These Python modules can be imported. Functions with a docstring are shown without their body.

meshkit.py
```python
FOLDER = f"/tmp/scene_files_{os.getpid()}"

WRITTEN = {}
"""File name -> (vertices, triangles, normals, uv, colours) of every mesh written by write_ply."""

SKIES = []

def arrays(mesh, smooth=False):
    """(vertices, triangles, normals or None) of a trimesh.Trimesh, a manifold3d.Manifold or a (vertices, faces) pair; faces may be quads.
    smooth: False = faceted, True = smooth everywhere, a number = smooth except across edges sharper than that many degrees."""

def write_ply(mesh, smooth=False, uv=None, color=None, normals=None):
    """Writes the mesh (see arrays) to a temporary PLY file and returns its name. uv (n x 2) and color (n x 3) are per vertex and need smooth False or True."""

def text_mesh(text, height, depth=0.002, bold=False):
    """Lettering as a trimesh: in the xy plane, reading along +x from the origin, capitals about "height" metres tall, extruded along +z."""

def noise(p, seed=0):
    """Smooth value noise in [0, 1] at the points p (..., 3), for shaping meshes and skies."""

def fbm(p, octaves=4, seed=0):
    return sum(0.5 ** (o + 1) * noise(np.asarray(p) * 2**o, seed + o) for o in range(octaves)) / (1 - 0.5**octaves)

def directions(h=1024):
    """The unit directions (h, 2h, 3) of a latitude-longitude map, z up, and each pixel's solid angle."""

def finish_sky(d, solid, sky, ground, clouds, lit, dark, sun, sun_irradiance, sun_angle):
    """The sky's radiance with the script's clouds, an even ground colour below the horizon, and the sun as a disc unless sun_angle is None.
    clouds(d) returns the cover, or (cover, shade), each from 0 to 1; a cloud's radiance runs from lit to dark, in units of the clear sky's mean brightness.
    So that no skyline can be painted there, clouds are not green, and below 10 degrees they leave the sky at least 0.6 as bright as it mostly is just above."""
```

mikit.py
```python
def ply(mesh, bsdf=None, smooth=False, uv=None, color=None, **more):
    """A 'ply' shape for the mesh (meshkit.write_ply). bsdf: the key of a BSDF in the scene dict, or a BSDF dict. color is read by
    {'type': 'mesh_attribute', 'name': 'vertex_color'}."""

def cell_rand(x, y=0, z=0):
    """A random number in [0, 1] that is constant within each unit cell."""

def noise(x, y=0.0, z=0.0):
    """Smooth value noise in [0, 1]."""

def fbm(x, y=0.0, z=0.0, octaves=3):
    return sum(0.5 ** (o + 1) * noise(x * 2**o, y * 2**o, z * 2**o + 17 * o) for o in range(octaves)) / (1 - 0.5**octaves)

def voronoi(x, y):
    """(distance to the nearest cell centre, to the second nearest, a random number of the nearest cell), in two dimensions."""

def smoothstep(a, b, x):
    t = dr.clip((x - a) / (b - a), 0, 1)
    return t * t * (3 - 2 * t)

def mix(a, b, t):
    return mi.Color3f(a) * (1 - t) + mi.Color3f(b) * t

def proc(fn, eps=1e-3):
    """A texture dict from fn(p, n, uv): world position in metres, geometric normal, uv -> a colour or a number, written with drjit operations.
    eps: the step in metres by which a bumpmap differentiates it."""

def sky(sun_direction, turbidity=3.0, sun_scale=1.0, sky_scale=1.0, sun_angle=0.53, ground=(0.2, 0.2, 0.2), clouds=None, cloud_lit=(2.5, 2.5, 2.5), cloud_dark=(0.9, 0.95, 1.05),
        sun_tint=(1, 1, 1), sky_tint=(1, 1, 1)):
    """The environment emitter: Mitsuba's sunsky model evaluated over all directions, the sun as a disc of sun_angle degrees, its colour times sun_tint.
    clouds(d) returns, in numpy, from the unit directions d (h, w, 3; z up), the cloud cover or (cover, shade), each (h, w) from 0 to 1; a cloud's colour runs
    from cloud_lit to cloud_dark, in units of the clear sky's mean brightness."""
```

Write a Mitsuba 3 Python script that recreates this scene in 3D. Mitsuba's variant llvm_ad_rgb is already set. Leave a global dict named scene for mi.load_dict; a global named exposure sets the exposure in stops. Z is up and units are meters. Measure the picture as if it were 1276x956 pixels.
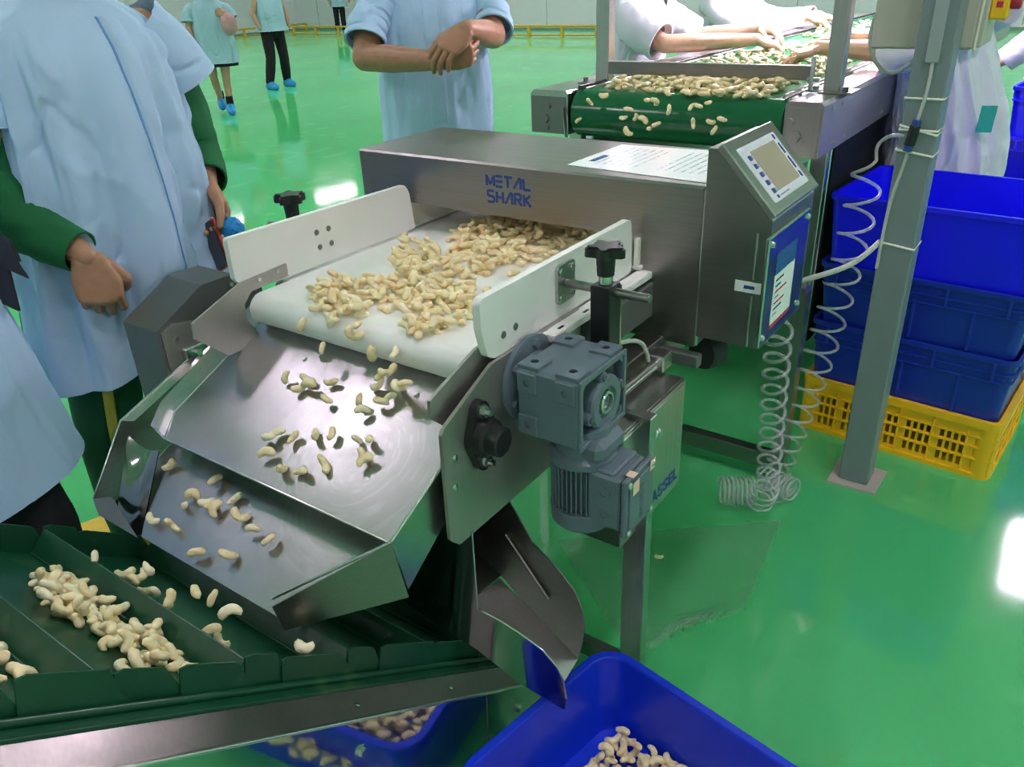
import math, random
import numpy as np, trimesh, manifold3d as m3
import drjit as dr, mitsuba as mi
import mikit, meshkit
from mikit import proc, noise, fbm, voronoi, cell_rand, smoothstep, mix
from shapely.geometry import Polygon, Point, box as sbox
from mitsuba import ScalarTransform4f as T

scene, labels = {'type': 'scene'}, {}
random.seed(7); rng = np.random.default_rng(7)

# ---- camera (z up, metres; the machine runs along y, the phone is held 1.5 m above the floor)
YAW, PITCH, ROLL = 0.6336, 0.4761, -0.0453
_f = np.array([-math.sin(YAW)*math.cos(PITCH), math.cos(YAW)*math.cos(PITCH), -math.sin(PITCH)])
_r = np.array([math.cos(YAW), math.sin(YAW), 0.0]); _u = np.cross(_r, _f)
_up = -math.sin(ROLL)*_r + math.cos(ROLL)*_u
scene['camera'] = {'type': 'perspective', 'fov': 65.63, 'fov_axis': 'x', 'near_clip': 0.05, 'far_clip': 200,
    'to_world': T().look_at(origin=[0, 0, 1.5], target=[float(v) for v in np.array([0, 0, 1.5])+_f], up=[float(v) for v in _up])}
exposure = 0.9

# ---- light: rows of unseen LED battens, out of view under a white ceiling (each is built with its own housing further down)
CEIL = 4.6
LAMP = 13.0            # radiance of an unseen ceiling batten
TASK = 29.0            # radiance of the unseen task light that brightens the sorting table

# ---- helpers
def S(key, mesh, mat, smooth=False, to_world=None, **kw):
    k, n = key, 0
    while k in scene:
        n += 1; k = '%s_%03d' % (key, n)
    d = mikit.ply(mesh, mat, smooth, **kw)
    if to_world is not None: d['to_world'] = to_world
    scene[k] = d
    return k
def L(key, label=None, cat=None, group=None, kind=None):
    d = labels.setdefault(key, {})
    if label: d['label'] = label
    if cat: d['category'] = cat
    if group: d['group'] = group
    if kind: d['kind'] = kind
def struct(key, mesh, mat, **kw):
    k = S(key, mesh, mat, **kw); L(k, kind='structure'); return k
def J(*ms):
    ms = [m for m in ms if m is not None]
    return trimesh.util.concatenate(ms)
def tm(v, f):
    return trimesh.Trimesh(np.asarray(v, float), np.asarray(f, int), process=False)
def hull(pts):
    return trimesh.Trimesh(np.asarray(pts, float)).convex_hull if False else trimesh.convex.convex_hull(np.asarray(pts, float))
def bx(x0, x1, y0, y1, z0, z1, b=0.0015):
    x0, x1 = sorted((x0, x1)); y0, y1 = sorted((y0, y1)); z0, z1 = sorted((z0, z1))
    b = min(b, (x1-x0)*.3, (y1-y0)*.3, (z1-z0)*.3)
    P = []
    for x, sx in ((x0, 1), (x1, -1)):
        for y, sy in ((y0, 1), (y1, -1)):
            for z, sz in ((z0, 1), (z1, -1)):
                P += [(x+sx*b, y+sy*b, z), (x+sx*b, y, z+sz*b), (x, y+sy*b, z+sz*b)]
    return hull(P)
def frame(d):
    d = np.asarray(d, float); d = d/np.linalg.norm(d)
    a = np.cross(d, [0, 0, 1.0]) if abs(d[2]) < .9 else np.cross(d, [1.0, 0, 0])
    a /= np.linalg.norm(a); return a, np.cross(d, a), d
def cyl(p0, p1, r, n=20, r1=None, bev=0.0):
    p0, p1 = np.asarray(p0, float), np.asarray(p1, float)
    a, b, d = frame(p1-p0); ln = np.linalg.norm(p1-p0); r1 = r if r1 is None else r1
    prof = [(0, 0), (r-bev, 0), (r, bev), (r1, ln-bev), (r1-bev, ln), (0, ln)] if bev else [(0, 0), (r, 0), (r1, ln), (0, ln)]
    return lathe(prof, p0, d, n)
def lathe(prof, o=(0, 0, 0), axis=(0, 0, 1), n=24):
    a, b, d = frame(axis); o = np.asarray(o, float)
    ang = np.arange(n)*2*math.pi/n; V = []; F = []; idx = []
    for r, h in prof:
        if r < 1e-7: idx.append([len(V)]); V.append(o+d*h)
        else:
            idx.append(list(range(len(V), len(V)+n)))
            V += [o+d*h+r*(math.cos(t)*a+math.sin(t)*b) for t in ang]
    for p, q in zip(idx[:-1], idx[1:]):
        for i in range(n):
            j = (i+1) % n
            if len(p) == 1 and len(q) == 1: continue
            if len(p) == 1: F.append((p[0], q[i], q[j]) )
            elif len(q) == 1: F.append((p[i], q[0], p[j]))
            else: F += [(p[i], q[i], q[j]), (p[i], q[j], p[j])]
    F = np.array(F)
    m = tm(V, F)
    if m.volume < 0: m.invert()
    return m
def tube(P, r, n=10, cap=True, closed=False):
    P = np.asarray(P, float); k = len(P); r = np.broadcast_to(np.asarray(r, float), (k,))
    t = np.gradient(P, axis=0)
    if closed: t = np.roll(P, -1, 0)-np.roll(P, 1, 0)
    t /= np.linalg.norm(t, axis=1, keepdims=True)+1e-12
    a = frame(t[0])[0]; V = []
    ang = np.arange(n)*2*math.pi/n
    for i in range(k):
        a = a-t[i]*(a@t[i]); a /= np.linalg.norm(a); b = np.cross(t[i], a)
        V.append(P[i]+r[i]*(np.cos(ang)[:, None]*a+np.sin(ang)[:, None]*b))
    V = np.concatenate(V); F = []
    for i in range(k if closed else k-1):
        q = (i+1) % k
        for j in range(n):
            j2 = (j+1) % n
            F += [(i*n+j, i*n+j2, q*n+j2), (i*n+j, q*n+j2, q*n+j)]
    if cap and not closed:
        c0, c1 = len(V), len(V)+1; V = np.vstack([V, P[0], P[-1]])
        for j in range(n):
            j2 = (j+1) % n
            F += [(c0, j2, j), (c1, (k-1)*n+j, (k-1)*n+j2)]
    return tm(V, F)
def smoothpath(P, n=60):
    from scipy.interpolate import CubicSpline
    P = np.asarray(P, float); s = np.r_[0, np.cumsum(np.linalg.norm(np.diff(P, axis=0), axis=1))]
    return CubicSpline(s, P, bc_type='natural')(np.linspace(0, s[-1], n))
def rpoly(pts, r=0.0, holes=()):
    """polygon with its convex and concave corners rounded by r"""
    p = Polygon(pts, holes)
    if r: p = p.buffer(-r, quad_segs=5).buffer(2*r, quad_segs=5).buffer(-r, quad_segs=5)
    return p
def extr(poly, axis, a, b):
    """extrude a shapely polygon: axis 'x': (y,z) plane, 'y': (x,z) plane, 'z': (x,y) plane, from a to b"""
    if not isinstance(poly, Polygon): poly = Polygon(poly)
    poly = poly.simplify(1e-5)
    m = trimesh.creation.extrude_polygon(poly, b-a, engine='earcut'); v = np.array(m.vertices)
    if axis == 'x': m.vertices = np.c_[v[:, 2]+a, v[:, 0], v[:, 1]]
    elif axis == 'y': m.vertices = np.c_[v[:, 0], v[:, 2]+a, v[:, 1]]; m.invert()
    else: m.vertices = np.c_[v[:, 0], v[:, 1], v[:, 2]+a]
    if m.volume < 0: m.invert()
    return m
def slab(pts, t, r=0.0):
    """a flat plate: planar outline in 3-D, thickness t along its normal (right-hand, towards the front)"""
    P = np.asarray(pts, float); o = P[0]
    n = np.zeros(3)
    for i in range(len(P)): n += np.cross(P[i]-o, P[(i+1) % len(P)]-o)
    n /= np.linalg.norm(n); u = P[1]-P[0]; u -= n*(u@n); u /= np.linalg.norm(u); v = np.cross(n, u)
    q = np.c_[(P-o)@u, (P-o)@v]
    m = trimesh.creation.extrude_polygon(rpoly(q, r).simplify(1e-5), t, engine='earcut')
    w = np.array(m.vertices); m.vertices = o+w[:, :1]*u+w[:, 1:2]*v+w[:, 2:]*n
    if m.volume < 0: m.invert()
    return m
def man(m):
    m = m.copy(); m.merge_vertices()
    return m3.Manifold(m3.Mesh(np.asarray(m.vertices, np.float32), np.asarray(m.faces, np.uint32)))
def unman(M):
    k = M.to_mesh(); return tm(k.vert_properties[:, :3], k.tri_verts)
def cut(a, *bs):
    A = man(a)
    for b in bs: A = A-man(b)
    return unman(A)
def text(s, h, o, u, v, t=0.0012, width=None):
    """raised lettering: o = lower left corner, u = reading direction, v = up"""
    m = meshkit.text_mesh(s, h)
    w = np.array(m.vertices if hasattr(m, 'vertices') else m[0], float); f = np.array(m.faces if hasattr(m, 'faces') else m[1])
    w[:, 0] -= w[:, 0].min(); w[:, 1] -= w[:, 1].min()
    if width: w[:, 0] *= width/w[:, 0].max()
    w[:, 1] *= h/max(w[:, 1].max(), 1e-9)
    z = w[:, 2]-w[:, 2].min(); z = z/max(z.max(), 1e-9)*t
    u, v = np.asarray(u, float), np.asarray(v, float); n = np.cross(u, v)
    return tm(np.asarray(o, float)+w[:, :1]*u+w[:, 1:2]*v+z[:, None]*n, f)
def grid_mesh(G, closed_u=False):
    """a (m, n, 3) grid of points as a surface"""
    m, n = G.shape[:2]; F = []
    for i in range(m-1):
        for j in range(n if closed_u else n-1):
            j2 = (j+1) % n
            F += [(i*n+j, i*n+j2, (i+1)*n+j2), (i*n+j, (i+1)*n+j2, (i+1)*n+j)]
    return tm(G.reshape(-1, 3), F)

# ---- materials
def PR(col, rough=.5, metal=0.0, spec=.5, **kw):
    c = {'type': 'rgb', 'value': list(col)} if not isinstance(col, dict) else col
    d = {'type': 'principled', 'base_color': c, 'roughness': rough, 'metallic': metal, **kw}
    if not metal: d['specular'] = spec
    return {'type': 'twosided', 'bsdf': d}
def M(key, *a, **k): scene['m_'+key] = PR(*a, **k); return 'm_'+key
def brushed(key, col, rough, axis=0, amp=.10, s=(3, 3, 3)):
    """brushed stainless sheet: fine lines along one axis and cloudy handling marks"""
    sc = [260.0, 260.0, 260.0]; sc[axis] = 5.0
    def f(p, n, uv):
        k = noise(p.x*sc[0], p.y*sc[1], p.z*sc[2])*.6+fbm(p.x*9, p.y*9, p.z*9, 3)*.4
        return mi.Color3f(*col)*(1-amp+2*amp*k)
    def r(p, n, uv):
        return rough*(.75+.5*fbm(p.x*14+3, p.y*14, p.z*14, 3))
    return M(key, proc(f), proc(r), 1.0)
steel = brushed('steel', (.29, .275, .26), .36, 0)
satin = brushed('satin', (.50, .48, .45), .55, 2, .05)
steel_y = brushed('steel_y', (.52, .50, .485), .30, 1)
steel_z = brushed('steel_z', (.50, .49, .475), .32, 2)
def _pan(p, n, uv):   # drop-worn pan: polished rings of scratches where the kernels land
    a, b = p.x+.92, p.y-.80
    d = dr.sqrt(a*a+b*b)
    ring = smoothstep(.55, .9, noise(d*230, dr.atan2(b, a)*3, 2))*smoothstep(.26, .10, d)
    return mi.Color3f(.40, .405, .40)*(.9+.2*fbm(p.x*20, p.y*20, p.z*20, 3))+mi.Color3f(.05)*ring
def _panr(p, n, uv): return .20+.16*fbm(p.x*11, p.y*11, p.z*11, 3)
pan_steel = M('pan', proc(_pan), proc(_panr), 1.0)
mirror_dark_reflection = M('mirror_dark_reflection', (.34, .33, .33), .10, 1.0)  # same steel as mirror, dark reflections put into its base colour
mirror = M('mirror', (.62, .61, .60), .06, 1.0)
chrome = M('chrome', (.72, .71, .70), .15, 1.0)
dark_steel = M('dark_steel', (.20, .205, .20), .38, .6)
guard_grey = M('guard_grey', (.155, .16, .152), .42, .5)
white_pe = M('white_pe', (.79, .78, .745), .38)
def _belt(p, n, uv): return mi.Color3f(.82, .815, .78)*(.93+.07*fbm(p.x*16, p.y*6, 0, 3))
belt_white = M('belt_white', proc(_belt), .42)
cream = M('cream', (.78, .74, .64), .4)
black = M('black', (.012, .012, .013), .35)
rubber = M('rubber', (.02, .021, .023), .6)
motor_blue = M('motor_blue', (.115, .155, .185), .34)
motor_dark = M('motor_dark', (.075, .10, .12), .4)
def _floor(p, n, uv):
    k = fbm(p.x*.7, p.y*.7, 0, 3); s = smoothstep(.80, .9, noise(p.x*6, p.y*6, 4))
    return mi.Color3f(.066, .455, .150)*(.9+.2*k)+mi.Color3f(.03)*s
def _floor_bump(p, n, uv): return noise(p.x*2.6, p.y*2.6)*.7+noise(p.x*7, p.y*7, 3)*.3
scene['m_floor'] = {'type': 'bumpmap', 'arbitrary': proc(_floor_bump, 4e-3), 'scale': .0011,
    'bsdf': {'type': 'principled', 'base_color': proc(_floor), 'roughness': .075, 'specular': .9, 'clearcoat': 1.0, 'clearcoat_gloss': .96}}
floor_m = 'm_floor'
wall_m = M('wall', (.80, .76, .83), .5)
ceil_m = M('ceiling', (.80, .81, .82), .7)
yellow_paint = M('yellow_paint', (.62, .40, .03), .45)
line_yellow = M('line_yellow', (.80, .50, .04), .3)
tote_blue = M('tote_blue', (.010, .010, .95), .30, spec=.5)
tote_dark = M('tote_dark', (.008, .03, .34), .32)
bin_blue = M('bin_blue', (.006, .035, .60), .26)
crate_yellow = M('crate_yellow', (.88, .50, .012), .35)
def _gbelt(p, n, uv): return mi.Color3f(.005, .053, .024)*(.8+.5*fbm(p.x*9, p.y*9, p.z*9, 3))+mi.Color3f(.07, .10, .03)*smoothstep(.62, .85, fbm(p.x*17+5, p.y*17, p.z*17, 3))*.35
green_belt = M('green_belt', proc(_gbelt), .33)
green_smooth = M('green_smooth', (.005, .10, .035), .16)
post_paint = M('post_paint', (.19, .235, .24), .4)
concrete = M('concrete', (.40, .37, .32), .8)
beige = M('beige', (.46, .44, .37), .45)
white_paper = M('white_paper', (.80, .80, .80), .5)
blue_ink = M('blue_ink', (.02, .06, .26), .5)
black_ink = M('black_ink', (.03, .03, .05), .5)
red_ink = M('red_ink', (.55, .03, .06), .5)
lcd = M('lcd', (.40, .345, .25), .25)
panel_white = M('panel_white', (.66, .67, .72), .3)
tie_m = M('tie', (.72, .72, .62), .45)
cable_grey = M('cable_grey', (.48, .49, .46), .5)
orange_m = M('orange', (.85, .30, .12), .5)
scene['m_hose_skin'] = {'type': 'principled', 'base_color': {'type': 'rgb', 'value': [.93, .95, .95]}, 'roughness': .07, 'specular': .6, 'spec_trans': .75, 'eta': 1.35} if False else {'type': 'twosided', 'bsdf': {'type': 'principled', 'base_color': {'type': 'rgb', 'value': [.74, .78, .77]}, 'roughness': .12, 'specular': .8, 'clearcoat': 1.0, 'clearcoat_gloss': .95}}
scene['m_hose'] = {'type': 'blendbsdf', 'weight': .22, 'a': {'type': 'thindielectric', 'int_ior': 1.5}, 'b': {'type': 'ref', 'id': 'm_hose_skin'}}
scene['m_film_skin'] = PR((.8, .85, .8), .2, 0, .8)
scene['m_film'] = {'type': 'blendbsdf', 'weight': .05, 'a': {'type': 'thindielectric', 'int_ior': 1.6}, 'b': {'type': 'ref', 'id': 'm_film_skin'}}
scene['m_clear'] = {'type': 'dielectric', 'int_ior': 1.4}

# ---- the room
RX0, RX1, RY0, RY1 = -24.6, 7.5, -7.0, 21.3
def quad(a, b, c, d, nu=1, nv=1):
    a, b, c, d = map(lambda q: np.asarray(q, float), (a, b, c, d))
    G = np.array([[(a*(1-i/nu)+b*(i/nu))*(1-j/nv)+(d*(1-i/nu)+c*(i/nu))*(j/nv) for i in range(nu+1)] for j in range(nv+1)])
    return grid_mesh(G)
struct('floor', quad((RX0, RY0, 0), (RX1, RY0, 0), (RX1, RY1, 0), (RX0, RY1, 0)), floor_m)
struct('ceiling', quad((RX0, RY1, CEIL), (RX1, RY1, CEIL), (RX1, RY0, CEIL), (RX0, RY0, CEIL)), ceil_m)
struct('wall_back', bx(RX0, RX1, RY1, RY1+.15, 0, CEIL, 0), wall_m)
struct('wall_left', bx(RX0-.15, RX0, RY0, RY1, 0, CEIL, 0), wall_m)
struct('wall_right', bx(RX1, RX1+.15, RY0, RY1, 0, CEIL, 0), wall_m)
struct('wall_front', bx(RX0, RX1, RY0-.15, RY0, 0, CEIL, 0), wall_m)
seam = M('seam', (.45, .46, .47), .6)
for i, x in enumerate(np.arange(RX0+1.2, RX1, 2.4)):     # joints of the sandwich-panel walls
    S('wall_back__panel_joint', bx(x-.012, x+.012, RY1-.006, RY1+.01, 0.1, CEIL, 0), seam)
for y in np.arange(RY0+1.2, RY1, 2.4):
    S('wall_left__panel_joint', bx(RX0-.01, RX0+.006, y-.012, y+.012, .1, CEIL, 0), seam)
struct('baseboard_back', bx(RX0, RX1, RY1-.03, RY1, 0, .06, .004), M('skirting', (.22, .30, .26), .5))
struct('baseboard_left', bx(RX0, RX0+.03, RY0, RY1, 0, .06, .004), 'm_skirting')
# guard rails
def guard_rail(p0, p1, n, label):
    p0, p1 = np.array(p0), np.array(p1); k = 'guard_rail'
    j = 0
    while any(q == k or q.startswith(k+'__') for q in scene): j += 1; k = 'guard_rail_%03d' % j
    L(k, label, 'railing')
    S(k+'__top_rail', tube([(*p0, .26), (*p1, .26)], .03, 8), yellow_paint, True)
    S(k+'__bottom_rail', tube([(*p0, .045), (*p1, .045)], .02, 8), yellow_paint, True)
    for t in np.linspace(0, 1, n):
        q = p0+(p1-p0)*t
        S(k+'__post', bx(q[0]-.035, q[0]+.035, q[1]-.035, q[1]+.035, 0, .27, .004), yellow_paint)
guard_rail((-22.0, 18.9), (-9.75, 18.9), 13, 'low yellow steel guard rail in front of the far back wall')
guard_rail((-23.2, 6.0), (-23.2, 20.5), 12, 'low yellow steel guard rail along the left wall behind the walking woman')
S('floor_marking', bx(-2.62, -2.5, -3, .55, 0, .002, 0) if False else slab([(-2.42, .60, .0), (-2.31, .56, .0), (-2.11, 1.22, .0), (-2.22, 1.26, .0)], .0015), line_yellow)
L('floor_marking', 'yellow marking stripe painted on the green floor beside the cleated conveyor', 'floor marking')
# unseen ceiling lights, placed to light the hall and mirror in the floor
def lamp(x, y, k, lx=.17, ly=.85, z=CEIL-.14, rad=LAMP, label=None, cat='ceiling light', grp='unseen battens under the ceiling', drop=True):
    S(k+'__housing', J(bx(x-lx-.02, x+lx+.02, y-ly-.02, y+ly+.02, z+.012, z+.09, .004),
        *( [cyl((x, y+s*ly*.7, z+.08), (x, y+s*ly*.7, CEIL), .012, 8) for s in (-1, 1)] if drop else [])), ceil_m)
    m = quad((x-lx, y+ly, z), (x+lx, y+ly, z), (x+lx, y-ly, z), (x-lx, y-ly, z))
    d = mikit.ply(m, 'm_ceiling'); d['emitter'] = {'type': 'area', 'radiance': {'type': 'rgb', 'value': [rad*1.15, rad*.91, rad*1.12]}}
    scene[k+'__diffuser'] = d
    L(k, label or 'unseen white LED batten under the ceiling, out of view, lighting the hall', cat, grp)
i = 0
for y in (-3, 1.2, 5.1, 9, 13, 17.2):
    for x in (-19.2, -14.3, -9.4, -4.5, .45, 5.4):
        if (x, y) in ((.45, 5.1), (5.4, 5.1), (-4.5, 5.1)): continue
        lamp(x, y, 'unseen_ceiling_light' + ('_%03d' % i if i else '')); i += 1

# ---- the belt conveyor of the metal detector
K = 'belt_conveyor'
L(K, 'stainless conveyor with a white belt and white side guides running through the metal detector head', 'conveyor')
BX0, BX1, ZB = -1.374, -.766, .92
def racetrack(y0, y1, z0, z1, n=14):
    r = (z1-z0)/2; zc = (z0+z1)/2; a = np.linspace(math.pi/2, 3*math.pi/2, n)
    P = [(y0+r+r*math.cos(t), zc+r*math.sin(t)) for t in a]
    return P+[(y1-r-r*math.cos(t), zc-r*math.sin(t)) for t in a]
S(K+'__belt', extr(racetrack(.946, 2.24, .852, ZB), 'x', BX0, BX1), belt_white, 30)
def guide_screw(p, s, par):
    S(par+'__screw', cyl(p, (p[0]+s*.004, p[1], p[2]), .0075, 12, bev=.0015), chrome, 30)
# left guide
G0 = K+'__side_guide'
S(G0, extr(rpoly([(.931, .962), (.931, 1.048), (1.465, 1.041), (1.478, 1.02), (1.490, .925), (1.05, .925), (.95, .935)], .008), 'x', -1.396, -1.381), white_pe, 20)
for y, z in ((1.163, 1.0), (1.199, 1.0), (1.166, .965), (1.202, .965)):
    S(G0+'__screw', cyl((-1.382, y, z), (-1.3795, y, z), .0068, 14, bev=.001), dark_steel, 30)
# right guide
G1 = K+'__side_guide_001'
S(G1, extr(rpoly([(.931, .985), (.931, 1.038), (1.452, 1.040), (1.458, 1.0), (1.46, .922), (.965, .922), (.945, .932)], .012), 'x', -.757, -.742), white_pe, 20)
S(G1+'__mounting_plate', extr(rpoly([(1.157, .951), (1.157, 1.026), (1.217, 1.026), (1.217, .951)], .008), 'x', -.742, -.736), steel_z, 20)
for y, z in ((1.168, .963), (1.206, .963), (1.168, 1.013), (1.206, 1.013)): guide_screw((-.736, y, z), 1, G1)
for y, z in ((.992, .955), (1.028, .957)):
    S(G1+'__screw', cyl((-.743, y, z), (-.7405, y, z), .007, 14, bev=.001), dark_steel, 30)
# inner side plates beside the nose of the belt
prof = [(1.062, .958), (.936, .953), (.81, .908), (.808, .876), (.876, .812), (.935, .812), (.955, .838), (.936, .87), (.938, .905), (.96, .927), (1.062, .93)]
S(K+'__nose_plate', extr(rpoly(prof), 'x', -1.3808, -1.3758), satin, 20)
S(K+'__nose_plate_001', extr(rpoly([(.95, .935), (.932, .935), (.812, .905), (.809, .876), (.876, .812), (1.10, .812), (1.10, .915)]), 'x', -.7565, -.7515) if False else extr(rpoly([(1.0, .951), (.936, .947), (.812, .906), (.809, .876), (.876, .812), (1.0, .812)]), 'x', -.7645, -.7585), satin, 20)
for y, z in ((.985, .946), (1.035, .949)): S(K+'__nose_plate__screw', cyl((-1.3765, y, z), (-1.3735, y, z), .0045, 10), chrome, 30)
S(K+'__side_plate', extr(rpoly([(1.235, .921), (.945, .921), (.812, .862), (.805, .852), (.803, .645), (.826, .622), (1.16, .622), (1.235, .70)], .006), 'x', -.7415, -.7345), satin, 20)
for y, z in ((.832, .797), (.826, .742)): S(K+'__side_plate__rivet', lathe([(0, .004), (.005, .003), (.006, 0), (0, 0)][::-1], (-.7345, y, z), (1, 0, 0), 12), chrome, 30)
S(K+'__side_plate_001', extr(rpoly([(1.235, .915), (1.05, .915), (1.05, .78), (1.10, .70), (1.16, .70), (1.235, .75)], .006), 'x', -1.410, -1.4035), steel_z, 20)
# flange bearing
B = K+'__bearing'
by, bz = .893, .812
fl = Polygon([(by+.036*math.cos(t), bz+.036*math.sin(t)) for t in np.linspace(0, 2*math.pi, 30)]).union(Point(by, bz+.048).buffer(.018)).union(Point(by, bz-.048).buffer(.018)).convex_hull
S(B, J(extr(fl, 'x', -.7345, -.719), lathe([(0, 0), (.036, 0), (.034, .018), (.027, .022), (.026, .042), (.022, .045), (0, .045)], (-.7345+.012, by, bz), (1, 0, 0), 28)), black, 30)
for s in (1, -1):
    S(B+'__bolt', J(cyl((-.719, by, bz+s*.048), (-.7165, by, bz+s*.048), .013, 16), cyl((-.7165, by, bz+s*.048), (-.7085, by, bz+s*.048), .0095, 6), cyl((-.7085, by, bz+s*.048), (-.701, by, bz+s*.048), .005, 10)), chrome, 30)
# bed edge, frame beams
S(K+'__bed_edge', bx(-.7415, -.709, 1.10, 2.2, .903, .919, .002), white_pe)
S(K+'__bed_edge_strip', bx(-1.412, -1.3775, 1.065, 2.2, .900, .917, .002), white_pe)
for x in (-.731, -.722):
    for y in (1.13, 1.22, 1.30): S(K+'__bed_edge__slot' if x < -.73 else K+'__bed_edge__slot', bx(x, x+.006, y, y+.018, .9188, .9196, 0), black) if x > -.725 else None  # slots drawn as thin black blocks, their dark inside painted on
S(K+'__frame_beam', bx(-.745, -.705, 1.24, 2.27, .815, .895, .003), dark_steel)
S(K+'__frame_beam_001', bx(-1.44, -1.405, 1.24, 2.27, .815, .895, .003), dark_steel)
S(K+'__lower_beam', bx(-.735, -.675, 1.13, 2.24, .70, .775, .003), steel_y)
S(K+'__lower_beam_001', bx(-1.46, -1.41, 1.13, 2.24, .70, .775, .003), steel_y)
for y in (1.30, 1.95): S(K+'__cross_tie', bx(-1.41, -.735, y-.02, y+.02, .72, .76, .002), steel)
# pneumatic cylinder with its hoses beside the lower beam
C = K+'__air_cylinder'
S(C, J(cyl((-.648, 1.10, .752), (-.648, 1.40, .752), .011, 16, bev=.002)), chrome, 30)
S(C+'__end_block', bx(-.668, -.628, 1.395, 1.44, .735, .772, .003), steel_y)
S(C+'__clip', tube([(-.648+.0135*math.cos(t), 1.155, .752+.0135*math.sin(t)) for t in np.linspace(0, 2*math.pi, 17)], .0018, 6), black, True)
S(C+'__air_line', tube(smoothpath([(-.655, 1.38, .765), (-.66, 1.36, .81), (-.675, 1.30, .835), (-.70, 1.24, .825), (-.715, 1.2, .80)], 24), .0045, 8), cable_grey, True)
S(K+'__bracket_plate', bx(-.735, -.585, 1.475, 1.50, .722, .752, .003), dark_steel)
S(K+'__bracket_plate__bolt', cyl((-.655, 1.475, .738), (-.655, 1.468, .738), .009, 6), chrome, 30)
S(K+'__rubber_buffer', lathe([(0, 0), (.036, 0), (.039, .008), (.039, .045), (.031, .055), (0, .055)], (-.605, 1.545, .728), (.3, 1, -.1), 28), rubber, 30)
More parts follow.
